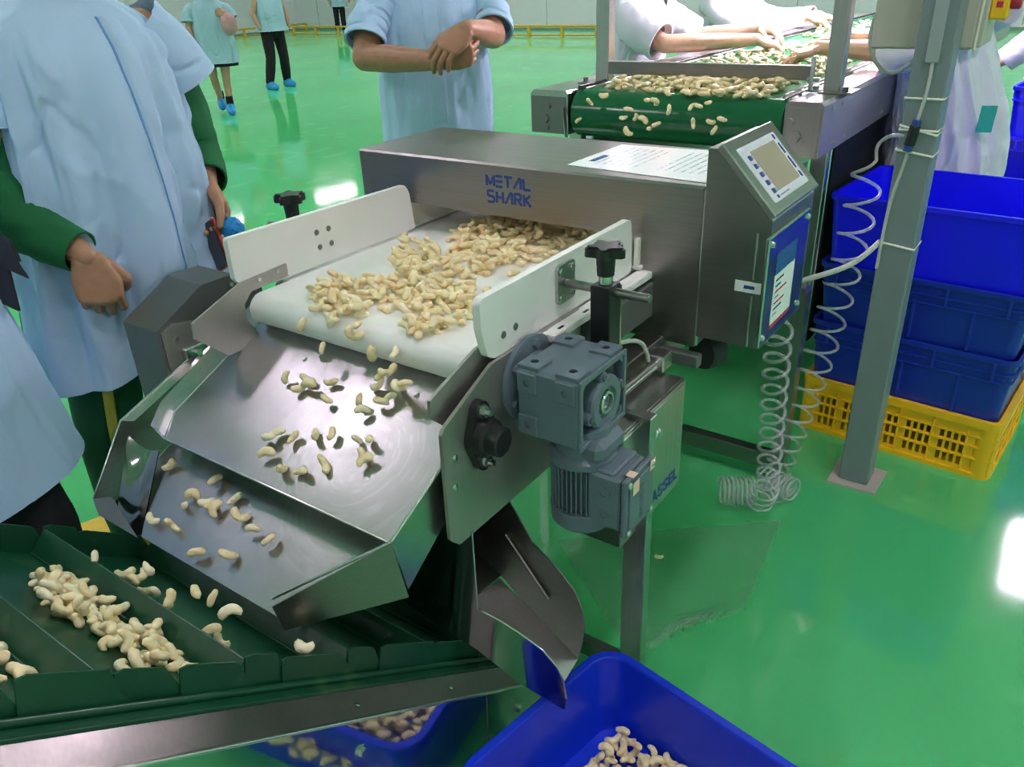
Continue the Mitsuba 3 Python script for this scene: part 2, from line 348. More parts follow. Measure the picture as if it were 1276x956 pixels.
# guide clamps
def clamp(side):
    x0 = -.736 if side > 0 else -1.40; s = side; k = S(K+'__guide_clamp', bx(x0+s*.062, x0+s*.103, 1.166, 1.207, .84, 1.0, .002), black)
    S(k+'__rod', cyl((x0, 1.185, .988), (x0+s*.172, 1.185, .988), .0085, 16, bev=.0015), steel, 30)
    xc = x0+s*.0825
    S(k+'__collar', cyl((xc, 1.186, 1.0), (xc, 1.186, 1.018), .0125, 18, bev=.001), chrome, 30)
    star = Polygon([((.031+.0065*math.cos(5*t))*math.cos(t)+xc, (.031+.0065*math.cos(5*t))*math.sin(t)+1.186) for t in np.linspace(0, 2*math.pi, 60, endpoint=False)])
    S(k+'__knob', J(cyl((xc, 1.186, 1.017), (xc, 1.186, 1.056), .0155, 20, r1=.018), extr(star, 'z', 1.053, 1.068), extr(star.buffer(-.004), 'z', 1.068, 1.072)), black, 30)
clamp(1); clamp(-1)
S(K+'__guide_post', bx(-.655, -.645, 1.225, 1.235, .76, .985, .001), steel_z)
# legs
for i, (x, y, zt) in enumerate(((-.611, 1.2, .74), (-1.50, 1.2, .74), (-.600, 2.2, .672), (-1.50, 2.2, .672))):
    if y < 2: m = bx(x, x+.052, y, y+.028, .012, zt, .002)
    else: m = extr(rpoly([(x, .012), (x, zt-.012), (x+.006, zt), (x+.028, zt), (x+.038, zt-.015), (x+.038, .012)], .003), 'y', y, y+.045)
    k = S(K+'__leg', m, steel_z)
    S(k+'__foot', lathe([(0, 0), (.028, 0), (.028, .005), (.010, .014), (0, .014)], (x+.024, y+.014, 0), (0, 0, 1), 18), rubber, 30)
S(K+'__floor_rail', bx(-1.45, -.613, 1.203, 1.228, .045, .09, .002), steel)
S(K+'__floor_rail_001', bx(-1.47, -.60, 2.205, 2.245, .045, .10, .002), steel)
for y in (1.214, 2.22):
    S(K+'__leg_brace', bx(-1.5, -.6, y-.012, y+.012, .665 if y > 2 else .70, .70 if y > 2 else .735, .002), steel)
# wiring cabinet slung under the lower beam
W = K+'__wiring_cabinet'
S(W, J(bx(-.725, -.583, 1.135, 1.405, .465, .72, .003), bx(-.725, -.588, 1.125, 1.415, .715, .729, .002)), steel_z)
S(W+'__cover_edge', J(bx(-.590, -.5825, 1.128, 1.41, .722, .728, .001), bx(-.590, -.5825, 1.403, 1.41, .47, .728, .001)), steel_y)
S(W+'__lock', J(cyl((-.583, 1.276, .662), (-.574, 1.276, .662), .0135, 20, bev=.003), bx(-.576, -.572, 1.272, 1.28, .652, .672, .001)), chrome, 30)
S(W+'__warning_sign', slab([(-.5815, 1.20, .646), (-.5815, 1.238, .646), (-.5815, 1.219, .682)], .001), black_ink)
S(W+'__pictogram', slab([(-.5812, 1.207, .649), (-.5812, 1.234, .649), (-.5812, 1.2205, .675)], .0012), panel_white)
S(W+'__lettering', text('CASSEL', .030, (-.5825, 1.243, .49), (0, 1, 0), (0, 0, 1), width=.152), blue_ink)
# gearmotor
GM = 'gearmotor'
L(GM, 'blue-grey gearmotor with finned motor bolted to the side plate of the white belt conveyor', 'gearmotor')
gx0, gx1, gy0, gy1, gz0, gz1 = -.703, -.578, .968, 1.124, .784, .921
gb = bx(gx0, gx1, gy0, gy1, gz0, gz1-.006, .006)
gb = cut(gb, bx(gx1-.03, gx1+.02, gy0+.009, gy1-.009, gz0+.012, gz1-.018, .012))
S(GM+'__gearbox', gb, motor_blue, 25)
S(GM+'__flange', lathe([(0, 0), (.078, 0), (.080, .003), (.080, .011), (.074, .014), (.052, .016), (.05, .034), (0, .034)], (-.7345, 1.046, .855), (1, 0, 0), 40), motor_blue, 30)
for t in np.arange(6)*math.pi/3+.4:
    S(GM+'__flange__bolt', cyl((-.721, 1.046+.066*math.cos(t), .855+.066*math.sin(t)), (-.712, 1.046+.066*math.cos(t), .855+.066*math.sin(t)), .009, 6), motor_blue, 30)
for x in (gx0+.024, gx1-.026):
    for y in (gy0+.024, gy1-.024):
        pad = cut(bx(x-.022, x+.022, y-.022, y+.022, gz1-.008, gz1, .0015), cyl((x, y, gz1-.004), (x, y, gz1+.01), .0075, 14))
        S(GM+'__mounting_pad', J(pad, cyl((x, y, gz1-.005), (x, y, gz1-.0038), .0074, 14)), motor_blue)
        for z in ([gz0+.026, gz1-.03] if y < 1.05 and x < -.65 else [gz1-.03] if y < 1.05 else []):
            S(GM+'__mounting_pad', cut(bx(x-.019, x+.019, gy0-.005, gy0+.006, z-.019, z+.019, .0015), cyl((x, gy0-.01, z), (x, gy0-.001, z), .006, 12)), motor_blue)
        S(GM+'__mounting_pad__hole', cyl((x, y, gz1-.0035), (x, y, gz1-.003), .0072, 14), black)  # thin black disc, paints the dark bottom of the hole
S(GM+'__rim', J(bx(gx1-.002, gx1+.003, gy0, gy1, gz1-.014, gz1-.006, .001), bx(gx1-.002, gx1+.003, gy0, gy0+.008, gz0, gz1-.006, .001), bx(gx1-.002, gx1+.003, gy1-.008, gy1, gz0, gz1-.006, .001), bx(gx1-.002, gx1+.003, gy0, gy1, gz0, gz0+.008, .001)), motor_blue)
sy, sz = 1.054, .842
S(GM+'__bearing_cover', J(lathe([(.022, 0), (.05, 0), (.05, .022), (.046, .027), (.030, .027), (.026, .020), (.022, .02)], (gx1-.022, sy, sz), (1, 0, 0), 40),
    *[cyl((gx1-.02, sy+.052*math.cos(t), sz+.052*math.sin(t)), (gx1+.002, sy+.052*math.cos(t), sz+.052*math.sin(t)), .011, 14) for t in (.2, 1.77, 3.34, 4.9)]), motor_blue, 30)
for t in (.2, 1.77, 3.34, 4.9): S(GM+'__bearing_cover__bolt', cyl((gx1, sy+.053*math.cos(t), sz+.053*math.sin(t)), (gx1+.006, sy+.053*math.cos(t), sz+.053*math.sin(t)), .0055, 6), motor_dark, 30)
S(GM+'__hollow_shaft', cut(lathe([(0, 0), (.021, 0), (.021, .034), (.019, .036), (0, .036)], (gx1-.03, sy, sz), (1, 0, 0), 32), cyl((gx1-.002, sy, sz), (gx1+.03, sy, sz), .0155, 24)), chrome, 30)
S(GM+'__shaft_end', cyl((gx1-.025, sy, sz), (gx1+.001, sy, sz), .0152, 24, bev=.002), motor_dark, 30)
mx, my, mr = -.612, 1.038, .056
S(GM+'__adapter', J(lathe([(0, 0), (.062, 0), (.062, .012), (.05, .022), (.05, .07), (0, .07)], (mx, my, .735), (0, 0, 1), 40), bx(mx-.01, mx+.06, my-.045, my+.05, .748, .79, .012)), motor_blue, 30)
S(GM+'__motor', cyl((mx, my, .640), (mx, my, .742), mr-.009, 40), motor_dark, 30)
for i in range(40):
    t = i*2*math.pi/40
    S(GM+'__cooling_fin', bx(mr-.012, mr+.003, -.0013, .0013, .642, .738, .0006), motor_blue, to_world=T().translate([mx, my, 0]).rotate([0, 0, 1], math.degrees(t)))
S(GM+'__fan_cover', lathe([(0, 0), (.030, 0), (.050, .004), (.059, .014), (.0605, .045), (.058, .046), (0, .046)], (mx, my, .592), (0, 0, 1), 40), motor_blue, 30)
TB = GM+'__terminal_box'
S(TB, J(bx(mx+.03, -.514, .995, 1.092, .625, .735, .006), bx(mx+.02, -.53, 1.0, 1.088, .73, .742, .004)), motor_blue, 25)
S(TB+'__lid', J(bx(-.512, -.502, .992, 1.096, .618, .737, .003), bx(-.5025, -.499, 1.003, 1.085, .63, .725, .002)), motor_blue, 25)
S(TB+'__gasket', bx(-.5145, -.5115, .996, 1.091, .623, .733, .001), black)
for z in (.70, .655): S(TB+'__knockout', lathe([(.008, 0), (.011, 0), (.011, .0015), (.008, .0015)], (-.545, .995, z), (0, -1, 0), 20), motor_blue, 30)
for y, z in ((1.001, .727), (1.087, .727), (1.001, .628), (1.087, .628)): S(TB+'__lid_screw', cyl((-.502, y, z), (-.4955, y, z), .0065, 14, bev=.002), chrome, 30)
S(TB+'__lid_lettering', text('EURODRIVE', .012, (-.4992, 1.052, .638), (0, 0, 1), (0, -1, 0), t=.0015, width=.07) , motor_blue)
M('sticker', (.80, .55, .45), .4)
for q in ([(-.4985, 1.012, .70), (-.4985, 1.034, .70), (-.4985, 1.034, .726), (-.4985, 1.012, .726)], [(-.5145, 1.012, .7373), (-.4985, 1.012, .7373), (-.4985, 1.03, .7373), (-.5145, 1.03, .7373)], [(-.4985, 1.075, .716), (-.4985, 1.095, .716), (-.4985, 1.095, .736), (-.4985, 1.075, .736)]):
    S(TB+'__sticker', slab(q, .0006), 'm_sticker')
# actuator cover on the far side
A = K+'__actuator_cover'
S(A, extr(Polygon([(.803, .66), (.803, .864), (.930, .928), (1.011, .928), (1.081, .886), (1.081, .744), (.924, .66)]), 'x', -1.630, -1.506), guard_grey)
S(A+'__end_plate', extr(Polygon([(.811, .67), (.811, .857), (.84, .87), (.914, .855), (.945, .765), (.903, .67)]), 'x', -1.506, -1.502), satin)
S(A+'__clip', bx(-1.501, -1.486, .845, .905, .785, .812, .003), chrome)
S(A+'__clip__bolt', cyl((-1.487, .872, .798), (-1.476, .872, .798), .008, 6), chrome, 30)
for y, z in ((.842, .836), (1.0, .908)): S(A+'__screw', cyl((-1.5025, y, z), (-1.499, y, z), .005, 10), chrome, 30)
S(A+'__mounting_bar', bx(-1.51, -1.41, 1.00, 1.04, .79, .84, .002), dark_steel)

# ---- the metal detector head standing over the belt
H = 'metal_detector_head'
L(H, 'stainless metal detector head with blue METAL SHARK lettering and slanted control panel', 'metal detector')
HY0, HY1 = 1.492, 1.838
body = cut(bx(-1.56, -.600, HY0, HY1, .762, 1.112, .005), bx(-1.412, -.735, HY0-.1, HY1+.1, .80, .990, .002))
S(H+'__tunnel_body', body, steel, 25)
S(H+'__tunnel_body__corner_seam', tube([(-.6, HY0+.002, .77), (-.6, HY0+.002, 1.106)], .0045, 8), steel_z, True)
for s, x in ((0, -1.408), (1, -.747)):
    S(H+'__tunnel_liner', bx(x, x+.009, 1.478 if s else 1.482, 1.862, .924, .990, .0015), cream)
    S(H+'__tunnel_liner', bx(x-.004 if s else x, x+.016 if s else x+.012, 1.478, 1.862, .921, .930, .0015), white_pe)
# lettering: METAL over SHARK with slanted A strokes as a stencil
def letters(word, x0, x1, z0, h):
    n = len(word); w = (x1-x0)/(n-.12)
    st = .0058
    def bar(a, b, t=st):
        a, b = np.array(a, float), np.array(b, float); d = (b-a)/np.linalg.norm(b-a); q = np.array([-d[1], d[0]])*t/2
        return Polygon([a-q, b-q, b+q, a+q])
    G = {'M': [((0, 0), (0, 1)), ((0, 1), (.5, .15)), ((.5, .15), (1, 1)), ((1, 1), (1, 0))], 'E': [((.05, 0), (.9, 0)), ((.05, .5), (.9, .5)), ((.05, 1), (.9, 1))],
         'T': [((0, 1), (1, 1)), ((.42, 1), (.42, 0))], 'A': [((0, 0), (.75, 1)), ((.75, 1), (.9, 1)), ((.9, 1), (.9, 0))], 'L': [((.1, 1), (.1, 0)), ((.1, 0), (.95, 0))],
         'S': [((.9, 1), (.1, 1)), ((.1, 1), (.1, .55)), ((.1, .55), (.9, .45)), ((.9, .45), (.9, 0)), ((.9, 0), (.05, 0))], 'H': [((.1, 0), (.1, 1)), ((.9, 0), (.9, 1)), ((.1, .5), (.9, .5))],
         'R': [((.1, 0), (.1, 1)), ((.1, 1), (.85, 1)), ((.85, 1), (.85, .5)), ((.85, .5), (.1, .5)), ((.45, .5), (.95, 0))], 'K': [((.1, 0), (.1, 1)), ((.9, 1), (.15, .5)), ((.3, .55), (.95, 0))]}
    out = []
    for i, c in enumerate(word):
        for a, b in G[c]:
            f = lambda q: (x0+i*w+q[0]*w*.84, z0+q[1]*h)
            out.append(extr(bar(f(a), f(b)), 'y', HY0-.0012, HY0+.001))
    return J(*out)
S(H+'__lettering', letters('METAL', -1.143, -1.017, 1.060, .024), blue_ink)
S(H+'__lettering', letters('SHARK', -1.143, -1.017, 1.022, .026), blue_ink)
def _sheet(p, n, uv):   # printed instruction sheet: lines of small type along x
    row = dr.floor(p.x/.019); ln = p.x/.019-row
    ink = dr.select((ln > .3) & (ln < .62), 1., 0.)*smoothstep(.35, .5, noise(p.y*420, row*7.3))*dr.select((p.y > 1.58) & (p.y < 1.775) & (cell_rand(row, 3) > .25), 1., 0.)
    return mix((.80, .80, .82), (.30, .33, .45), ink*.75)
scene['m_sheet'] = {'type': 'twosided', 'bsdf': {'type': 'principled', 'base_color': proc(_sheet), 'roughness': .18, 'specular': .6, 'clearcoat': .8, 'clearcoat_gloss': .9}}
S(H+'__instruction_sheet', slab([(-.956, 1.548, 1.1125), (-.612, 1.519, 1.1125), (-.606, 1.822, 1.1125), (-.952, 1.800, 1.1125)], .0008), 'm_sheet')
S(H+'__instruction_sheet__heading', slab([(-.93, 1.60, 1.1135), (-.915, 1.60, 1.1135), (-.915, 1.67, 1.1135), (-.93, 1.67, 1.1135)], .0004), blue_ink)
# control housing with sloping panel
HS = H+'__control_housing'
hp = Polygon([(-.6, .792), (-.6, 1.187), (-.577, 1.187), (-.468, 1.070), (-.462, 1.060), (-.462, .792)])
S(HS, extr(hp, 'y', HY0-.002, 1.752), steel, 25)
for x in (-.487,): S(HS+'__edge_fold', tube([(x, HY0-.003, .795), (x, HY0-.003, .905)], .003, 8), steel_z, True), S(HS+'__edge_fold', tube([(x, HY0-.003, .94), (x, HY0-.003, 1.035)], .003, 8), steel_z, True)
po = np.array([-.577, HY0, 1.187]); pv = np.array([.109, 0, -.117]); PL = np.linalg.norm(pv); pv = pv/PL; pu = np.array([0, 1.0, 0]); pn = np.cross(pv, pu)*1
if pn[2] < 0: pn = -pn
def panel(u0, u1, v0, v1, h0, h1, b=.001):
    m = bx(u0, u1, v0, v1, h0, h1, b); w = np.array(m.vertices)
    m.vertices = po+w[:, :1]*pu+w[:, 1:2]*pv+w[:, 2:]*pn
    if m.volume < 0: m.invert()
    return m
PN = H+'__control_panel'
S(PN, panel(-.006, .266, -.006, PL+.008, -.004, .012, .003), steel_y, 20)
S(PN+'__membrane', panel(.024, .232, .018, PL-.014, .0115, .0128, .0003), panel_white)
S(PN+'__screen', panel(.070, .205, .034, .128, .0125, .0136, .0003), lcd)
for i in range(5):
    v = .040+.0195*i
    S(PN+'__key', panel(.046, .058, v, v+.011, .0125, .0142, .0006), blue_ink)
    S(PN+'__key_label', panel(.061, .067, v+.001, v+.010, .0125, .0133, .0002), M('key_grey', (.28, .30, .42), .4) if i == 0 else 'm_key_grey')
for i, (v, w) in enumerate(((.022, .012), (.044, .026), (.078, .03), (.116, .014))):
    S(PN+'__header_text', panel(.213, .222, v, v+w, .0125, .0133, .0002), blue_ink)
S(PN+'__footer_mark', panel(.050, .060, PL-.026, PL-.019, .0125, .0133, .0002), blue_ink)
S(PN+'__footer_text', panel(.068, .12, PL-.024, PL-.0205, .0125, .0133, .0002), 'm_key_grey')
LD = H+'__cabinet_lid'
S(LD, bx(-.4625, -.4535, 1.463, 1.712, .806, 1.036, .003), mirror if False else brushed('lid', (.60, .60, .59), .16, 2))
S(LD+'__hinge', J(cyl((-.472, 1.50, 1.046), (-.472, 1.53, 1.046), .009, 14), cyl((-.472, 1.64, 1.046), (-.472, 1.68, 1.046), .009, 14)), steel_y, 30)
for y, z in ((1.478, 1.02), (1.70, 1.02), (1.478, .825), (1.70, .825)): S(LD+'__screw', lathe([(0, .006), (.005, .005), (.007, 0), (0, 0)][::-1], (-.4535, y, z), (1, 0, 0), 14), chrome, 30)
def lidq(y0, y1, z0, z1, h): return slab([(-.4533, y0, z0), (-.4533, y1, z0), (-.4533, y1, z1), (-.4533, y0, z1)], h)
S(LD+'__notice', lidq(1.515, 1.64, .838, .945, .0006), white_paper)
S(LD+'__notice', lidq(1.515, 1.64, .946, .99, .0006), M('notice_blue', (.02, .10, .30), .35))
S(LD+'__notice', lidq(1.515, 1.64, .829, .837, .0006), red_ink)
for i in range(7):
    z = .93-i*.0125; m = (black_ink, blue_ink, red_ink, 'm_key_grey', red_ink, blue_ink, 'm_key_grey')[i]
    S(LD+'__notice_text', lidq(1.525, 1.545+.08*random.random(), z, z+.004, .001), m)
S(H+'__name_tag', slab([(-.524, HY0-.0022, .911), (-.466, HY0-.0022, .911), (-.466, HY0-.0022, .934), (-.524, HY0-.0022, .934)], .0012), white_paper)
S(H+'__name_tag__text', slab([(-.505, HY0-.0032, .919), (-.483, HY0-.0032, .919), (-.483, HY0-.0032, .926), (-.505, HY0-.0032, .926)], .0006), blue_ink)
for x in (-.66, -1.5):
    S(H+'__mounting_foot', bx(x-.05, x+.05, 1.56, 1.78, .735, .763, .003), dark_steel)

# ---- the steel product chute in front of the belt
P = 'product_chute'
L(P, 'stainless two-level chute below the nose of the white belt, cashews sliding down it', 'chute')
ly, lz = .695, .703         # lower lip of the upper pan
uy, uz = 1.02, .865
pan = [(-1.378, ly, lz), (-.765, ly, lz), (-.765, uy, uz), (-1.392, uy, uz), (-1.408, .745, lz+.05*.162/.325)]
S(P+'__upper_pan', slab(pan, .0025), pan_steel)
S(P+'__back_plate', slab([(-1.40, 1.02, .70), (-.765, 1.02, .70), (-.765, 1.02, .848), (-1.40, 1.02, .848)], .003), dark_steel)
# left rolled rim of the pan
rim = np.array([[(-1.371, .696, .7045), (-1.40, .698, .709), (-1.43, .700, .714)], [(-1.408, .745, .7295), (-1.43, .745, .733), (-1.455, .745, .739)], [(-1.396, .944, .8295), (-1.425, .944, .832), (-1.455, .944, .836)], [(-1.392, 1.02, .8665), (-1.42, 1.02, .868), (-1.455, 1.02, .872)]])
S(P+'__upper_pan__fold', tube([(-1.373, .697, .7055), (-1.408, .745, .7305), (-1.394, .98, .848)], .002, 6), chrome, True)
S(P+'__upper_pan__side_rim', grid_mesh(rim), steel_y)
S(P+'__upper_pan__lip', tube([(-1.405, ly+.001, lz+.011), (-1.378, ly-.001, lz), (-.765, ly-.001, lz)], .0022, 8), chrome, True)
S(P+'__upper_pan__bright_edge', tube([(-.763, ly, lz+.002), (-.763, uy-.10, uz-.048)], .003, 8), chrome, True)
# right side wall, then the outlet wall turned inwards
S(P+'__side_wall', slab([(-.762, ly-.002, lz+.003), (-.762, .715, .592), (-.762, .845, .680), (-.762, .92, .74), (-.762, uy, uz)], .0025), steel_y)
S(P+'__outlet_wall', slab([(-.762, ly-.002, lz+.003), (-.901, .553, .628), (-.878, .548, .578), (-.762, .715, .592)], .0025), steel)
S(P+'__outlet_wall__bright_edge', tube([(-.762, ly-.002, lz+.003), (-.901, .553, .628)], .0026, 8), chrome, True)
# lower pan
LPY = .563
S(P+'__lower_pan', slab([(-1.305, LPY, .574), (-.872, LPY, .574), (-.775, .70, .632), (-.775, .77, .668), (-1.43, .77, .668), (-1.43, .70, .636)], .0025), pan_steel)
S(P+'__lower_pan__upturned_edge', slab([(-.893, .556, .580), (-.770, .690, .640), (-.766, .695, .668), (-.90, .556, .612)], .002), dark_steel)
# left hood: outer wall, top flange, inner deflector
S(P+'__hood_wall', slab([(-1.485, .572, .588), (-1.495, .675, .717), (-1.495, .884, .795), (-1.495, .95, .82), (-1.495, .95, .70), (-1.475, .66, .58), (-1.455, .58, .555)], .0025), steel_y)
S(P+'__hood_flange', slab([(-1.4955, .675, .718), (-1.472, .690, .716), (-1.472, .95, .813), (-1.4955, .95, .820)][::-1], .0025), steel_y)
S(P+'__hood_wall__edge', tube([(-1.485, .572, .588), (-1.495, .675, .718), (-1.495, .95, .821)], .0025, 8), chrome, True)
_c = [np.array(q) for q in ((-1.465, .665, .695), (-1.415, .695, .662), (-1.44, .585, .553), (-1.312, .566, .574))]
G = np.array([[(_c[0]*(1-s)+_c[1]*s)*(1-t)+(_c[2]*(1-s)+_c[3]*s)*t-np.array([.0, .0, .014])*math.sin(math.pi*s) for s in np.linspace(0, 1, 10)] for t in np.linspace(0, 1, 8)])
defl = grid_mesh(G)
S(P+'__deflector', J(defl, tm(np.array(defl.vertices)+[0, .003, 0], np.array(defl.faces)[:, ::-1])), mirror_dark_reflection, True)
S(P+'__hood_front', slab([(-1.485, .572, .588), (-1.44, .562, .562), (-1.312, .559, .571), (-1.45, .60, .58)], .002), dark_steel)
S(P+'__support_bracket', bx(-1.40, -.77, .90, .93, .70, .74, .002), dark_steel)
S(P+'__support_bracket_001', bx(-1.455, -1.40, .96, 1.22, .735, .76, .002), dark_steel)
for x, y, z in ((-.90, .93, .823), (-1.20, .93, .823)): S(P+'__upper_pan__screw', lathe([(0, .004), (.004, .003), (.006, 0), (0, 0)][::-1], (x, y, z), (0, -.45, .9), 12), chrome, 30)

# ---- reject spout that empties into the near blue bin
R = 'reject_spout'
L(R, 'dark shiny stainless spout with rounded cheeks above the near blue bin', 'spout')
arc = lambda dx, dz: [(-.733+dx, .450+dz), (-.690+dx, .434+dz), (-.655+dx, .416+dz), (-.611+dx, .386+dz), (-.585+dx, .352+dz), (-.572+dx, .315+dz), (-.568+dx, .277+dz)]
nc = extr(Polygon([(-.95, .62), (-.733, .628)] + arc(0, 0) + [(-.572, .245), (-.66, .285), (-.74, .345), (-.95, .46)]), 'y', .899, .902)
def sway(m): w = np.array(m.vertices); w[:, 1] += .26*(w[:, 0]+.57); m.vertices = w; return m
S(R+'__near_cheek', sway(nc), mirror_dark_reflection)
S(R+'__far_cheek', extr(Polygon([(-.95, .62), (-.80, .628), (-.715, .50)] + [(-.66, .462), (-.622, .425), (-.603, .385), (-.598, .345), (-.603, .30), (-.612, .25)] + [(-.66, .262), (-.80, .38), (-.95, .44)]), 'y', 1.02, 1.023), steel)
S(R+'__floor_plate', slab([(-.95, .81, .47), (-.80, .845, .40), (-.80, 1.02, .38), (-.95, 1.02, .44)], .003), steel)
S(R+'__outlet_plate', slab([(-.80, .845, .40), (-.59, .90, .265), (-.615, 1.02, .245), (-.80, 1.02, .38)], .003), steel_z)
S(R+'__near_cheek__edge', tube([(x, .9005+.26*(x+.57), z) for x, z in [(-.733, .628)]+arc(0, 0)], .002, 8), chrome, True)
S(R+'__neck', J(slab([(-.95, 1.02, .44), (-.95, .805, .44), (-.95, .805, .62), (-.95, 1.02, .66)], .003), slab([(-.80, 1.02, .62), (-.80, 1.02, .70), (-.95, 1.02, .70), (-.95, 1.02, .62)], .003)), steel)
S(R+'__stiffener', tube([(-.78, 1.015, .50), (-.68, 1.015, .38)], .004, 8), steel, True)
S(R+'__hanger', bx(-.86, -.84, .95, .99, .60, .745, .002), steel_z)

# ---- the inclined cleated conveyor that carries the kernels off, climbing towards the camera
N = 'cleated_conveyor'
L(N, 'inclined conveyor with dark green cleated belt and scalloped sidewalls in the lower left corner', 'conveyor')
SL = .765; ang = math.atan(SL); cu = np.array([0, -math.cos(ang), math.sin(ang)]); cn = np.array([0, math.sin(ang), math.cos(ang)])
def inc(x, s, h):            # s metres up the slope from y = 1.05, h above the belt
    return np.array([x, 1.05, .932-SL*1.05]) + cu*s + cn*h
def ibox(x0, x1, s0, s1, h0, h1, b=.0015):
    m = bx(x0, x1, s0, s1, h0, h1, b); w = np.array(m.vertices)
    m.vertices = np.array([x, *(inc(0, s, h)[1:])] if False else [inc(x, s, h) for x, s, h in w])
    if m.volume < 0: m.invert()
    return m
NX0, NX1, SMAX = -1.355, -.795, 1.62
S(N+'__belt', ibox(NX0-.02, NX1+.03, 0, SMAX, -.006, 0, .001), green_belt)
S(N+'__belt_return', ibox(NX0-.02, NX1+.03, 0, SMAX, -.11, -.104, .001), green_belt)
S(N+'__tail_drum', cyl((NX0-.02, *inc(0, 0, -.055)[1:]), (NX1+.03, *inc(0, 0, -.055)[1:]), .053, 28), rubber, 30)
S(N+'__belt_bead', tube([inc(NX1+.006, 0, .004), inc(NX1+.006, SMAX, .004)], .006, 8), green_belt, True)
S(N+'__belt_bead', tube([inc(NX0-.006, 0, .004), inc(NX0-.006, SMAX, .004)], .006, 8), green_belt, True)
# scalloped sidewalls: overlapping flaps, some torn
def flap(x, s0, s1, lean, hh, tear):
    pts = [(s0-.03, 0), (s1, 0), (s1+lean, hh-.004), (s1+lean-.012, hh+.001), (s0+lean+.02, hh-.001), (s0+lean+.012, hh-.004*tear), (s0+lean*.6-.004, hh*.45)]
    m = extr(Polygon(pts), 'x', x, x+.003); w = np.array(m.vertices)
    m.vertices = np.array([inc(a, s, h) for a, s, h in w])
    if m.volume < 0: m.invert()
    return m
edges = [-.02, .09, .17, .33, .50, .58, .73, .80, .91, 1.0, 1.12, 1.24, 1.35, 1.47, 1.6]
for side, x in ((0, NX1-.003), (1, NX0)):
    for i, (a, b) in enumerate(zip(edges[:-1], edges[1:])):
        S(N+'__sidewall_flap', flap(x+(.003 if i % 2 else -.001)*(1 if side == 0 else -1), a, b, .022, .050+.004*math.sin(i*2.3), i % 3), green_belt)
# cleats across the belt, leaning a little
cs0 = .80-.2035*3
CLEATS = []
for i in range(8):
    s = .826+.223*(i-3); CLEATS.append(s)
    m = bx(NX0+.004, NX1-.004, -.002, .002, 0, .047, .0008); w = np.array(m.vertices)
    m.vertices = np.array([inc(x, s+d-.18*h, h) for x, d, h in w])
    if m.volume < 0: m.invert()
    S(N+'__cleat', m, green_belt)
    S(N+'__cleat__root', tube([inc(NX0+.005, s, .001), inc(NX1-.005, s, .001)], .004, 6), green_belt, True)
# frame: sloping top strip and the polished outer panel
def fr(x, c, s):             # point of the frame: c = height offset in the plane z + SL*y = c
    q = inc(0, s, 0); return np.array([x, q[1], c-SL*q[1]])
S(N+'__top_strip', slab([fr(-.765, .925, -.02), fr(-.722, .894, -.02), fr(-.722, .894, 1.6), fr(-.765, .925, 1.6)][::1], .003), steel)
S(N+'__side_panel', slab([fr(-.7195, .893, -.03), fr(-.7195, .893-.30, -.03), fr(-.7195, .893-.30, 1.55), fr(-.7195, .893, 1.55)][::-1], .003), mirror)
S(N+'__side_panel__folded_edge', tube([fr(-.7205, .894, -.03), fr(-.7205, .894, 1.55)], .0032, 8), chrome, True)
S(N+'__far_panel', slab([fr(-1.395, .93, -.03), fr(-1.395, .63, -.03), fr(-1.395, .63, 1.55), fr(-1.395, .93, 1.55)], .003), steel_y)
S(N+'__end_panel', slab([fr(-.7195, .893, -.03), fr(-.7195, .593, -.03), fr(-.78, .593, -.05), fr(-.78, .893, -.05)], .003), steel_y)
for y, z in ((.531, .420), (.945, .110)):
    S(N+'__side_panel__bolt', J(cyl((-.7175, y, z), (-.7155, y, z), .012, 18), cyl((-.7155, y, z), (-.709, y, z), .0085, 6)), chrome, 30)
S(N+'__side_panel__joint', slab([(-.7160, .842, .242), (-.7160, .838, .05), (-.7160, .840, .05), (-.7160, .8445, .242)], .0006), dark_steel)
for s in (.35, .62): S(N+'__top_strip__rivet', lathe([(0, .003), (.004, .002), (.005, 0), (0, 0)][::-1], fr(-.742, .9095, s), cn, 10), chrome, 30)
for x in (-1.36, -.80):
    for y in (.75, .10, -.1):
        zt = max(.04, .93-SL*y-.14)
        S(N+'__leg', bx(x-.02, x+.02, y-.02, y+.02, 0, zt, .002), steel_z)

# ---- the sorting conveyor behind
Q = 'sorting_conveyor'
L(Q, 'sorting conveyor with smooth green belt full of cashews, behind the metal detector head', 'conveyor')
QY0, QY1, QX0, QX1 = 2.36, 6.6, -1.40, -.745
QZ = 1.152
S(Q+'__belt', extr(racetrack(QY0-.02, QY1, QZ-.15, QZ, 24), 'x', QX0-.03, QX1+.01), green_smooth, 30)
S(Q+'__tail_guard', bx(QX0-.03, QX1+.03, QY0+.02, QY0+.05, QZ-.19, QZ-.16, .002), steel)
S(Q+'__scraper', slab([(-1.455, QY0-.03, 1.10), (-1.43, QY0-.05, .985), (-1.44, QY0-.02, .985), (-1.46, QY0-.0, 1.10)], .002), steel_z)
ckl = Polygon([(-1.60, 1.01), (-1.60, 1.135), (-1.588, 1.15), (-1.46, 1.15), (-1.452, 1.14), (-1.452, 1.01)])
S(Q+'__side_beam', extr(ckl, 'y', QY0, QY1), steel_y, 20)
S(Q+'__side_beam_001', extr(Polygon([(-.733, 1.01), (-.733, 1.14), (-.722, 1.15), (-.635, 1.15), (-.625, 1.14), (-.625, 1.0), (-.70, 1.0)]), 'y', QY0, QY1), brushed('beam_side', (.56, .54, .55), .26, 1), 20)
S(Q+'__side_beam__end_plate', extr(rpoly([(-1.595, 1.012), (-1.595, 1.13), (-1.46, 1.13), (-1.46, 1.012)], .004), 'y', QY0-.003, QY0), dark_steel)
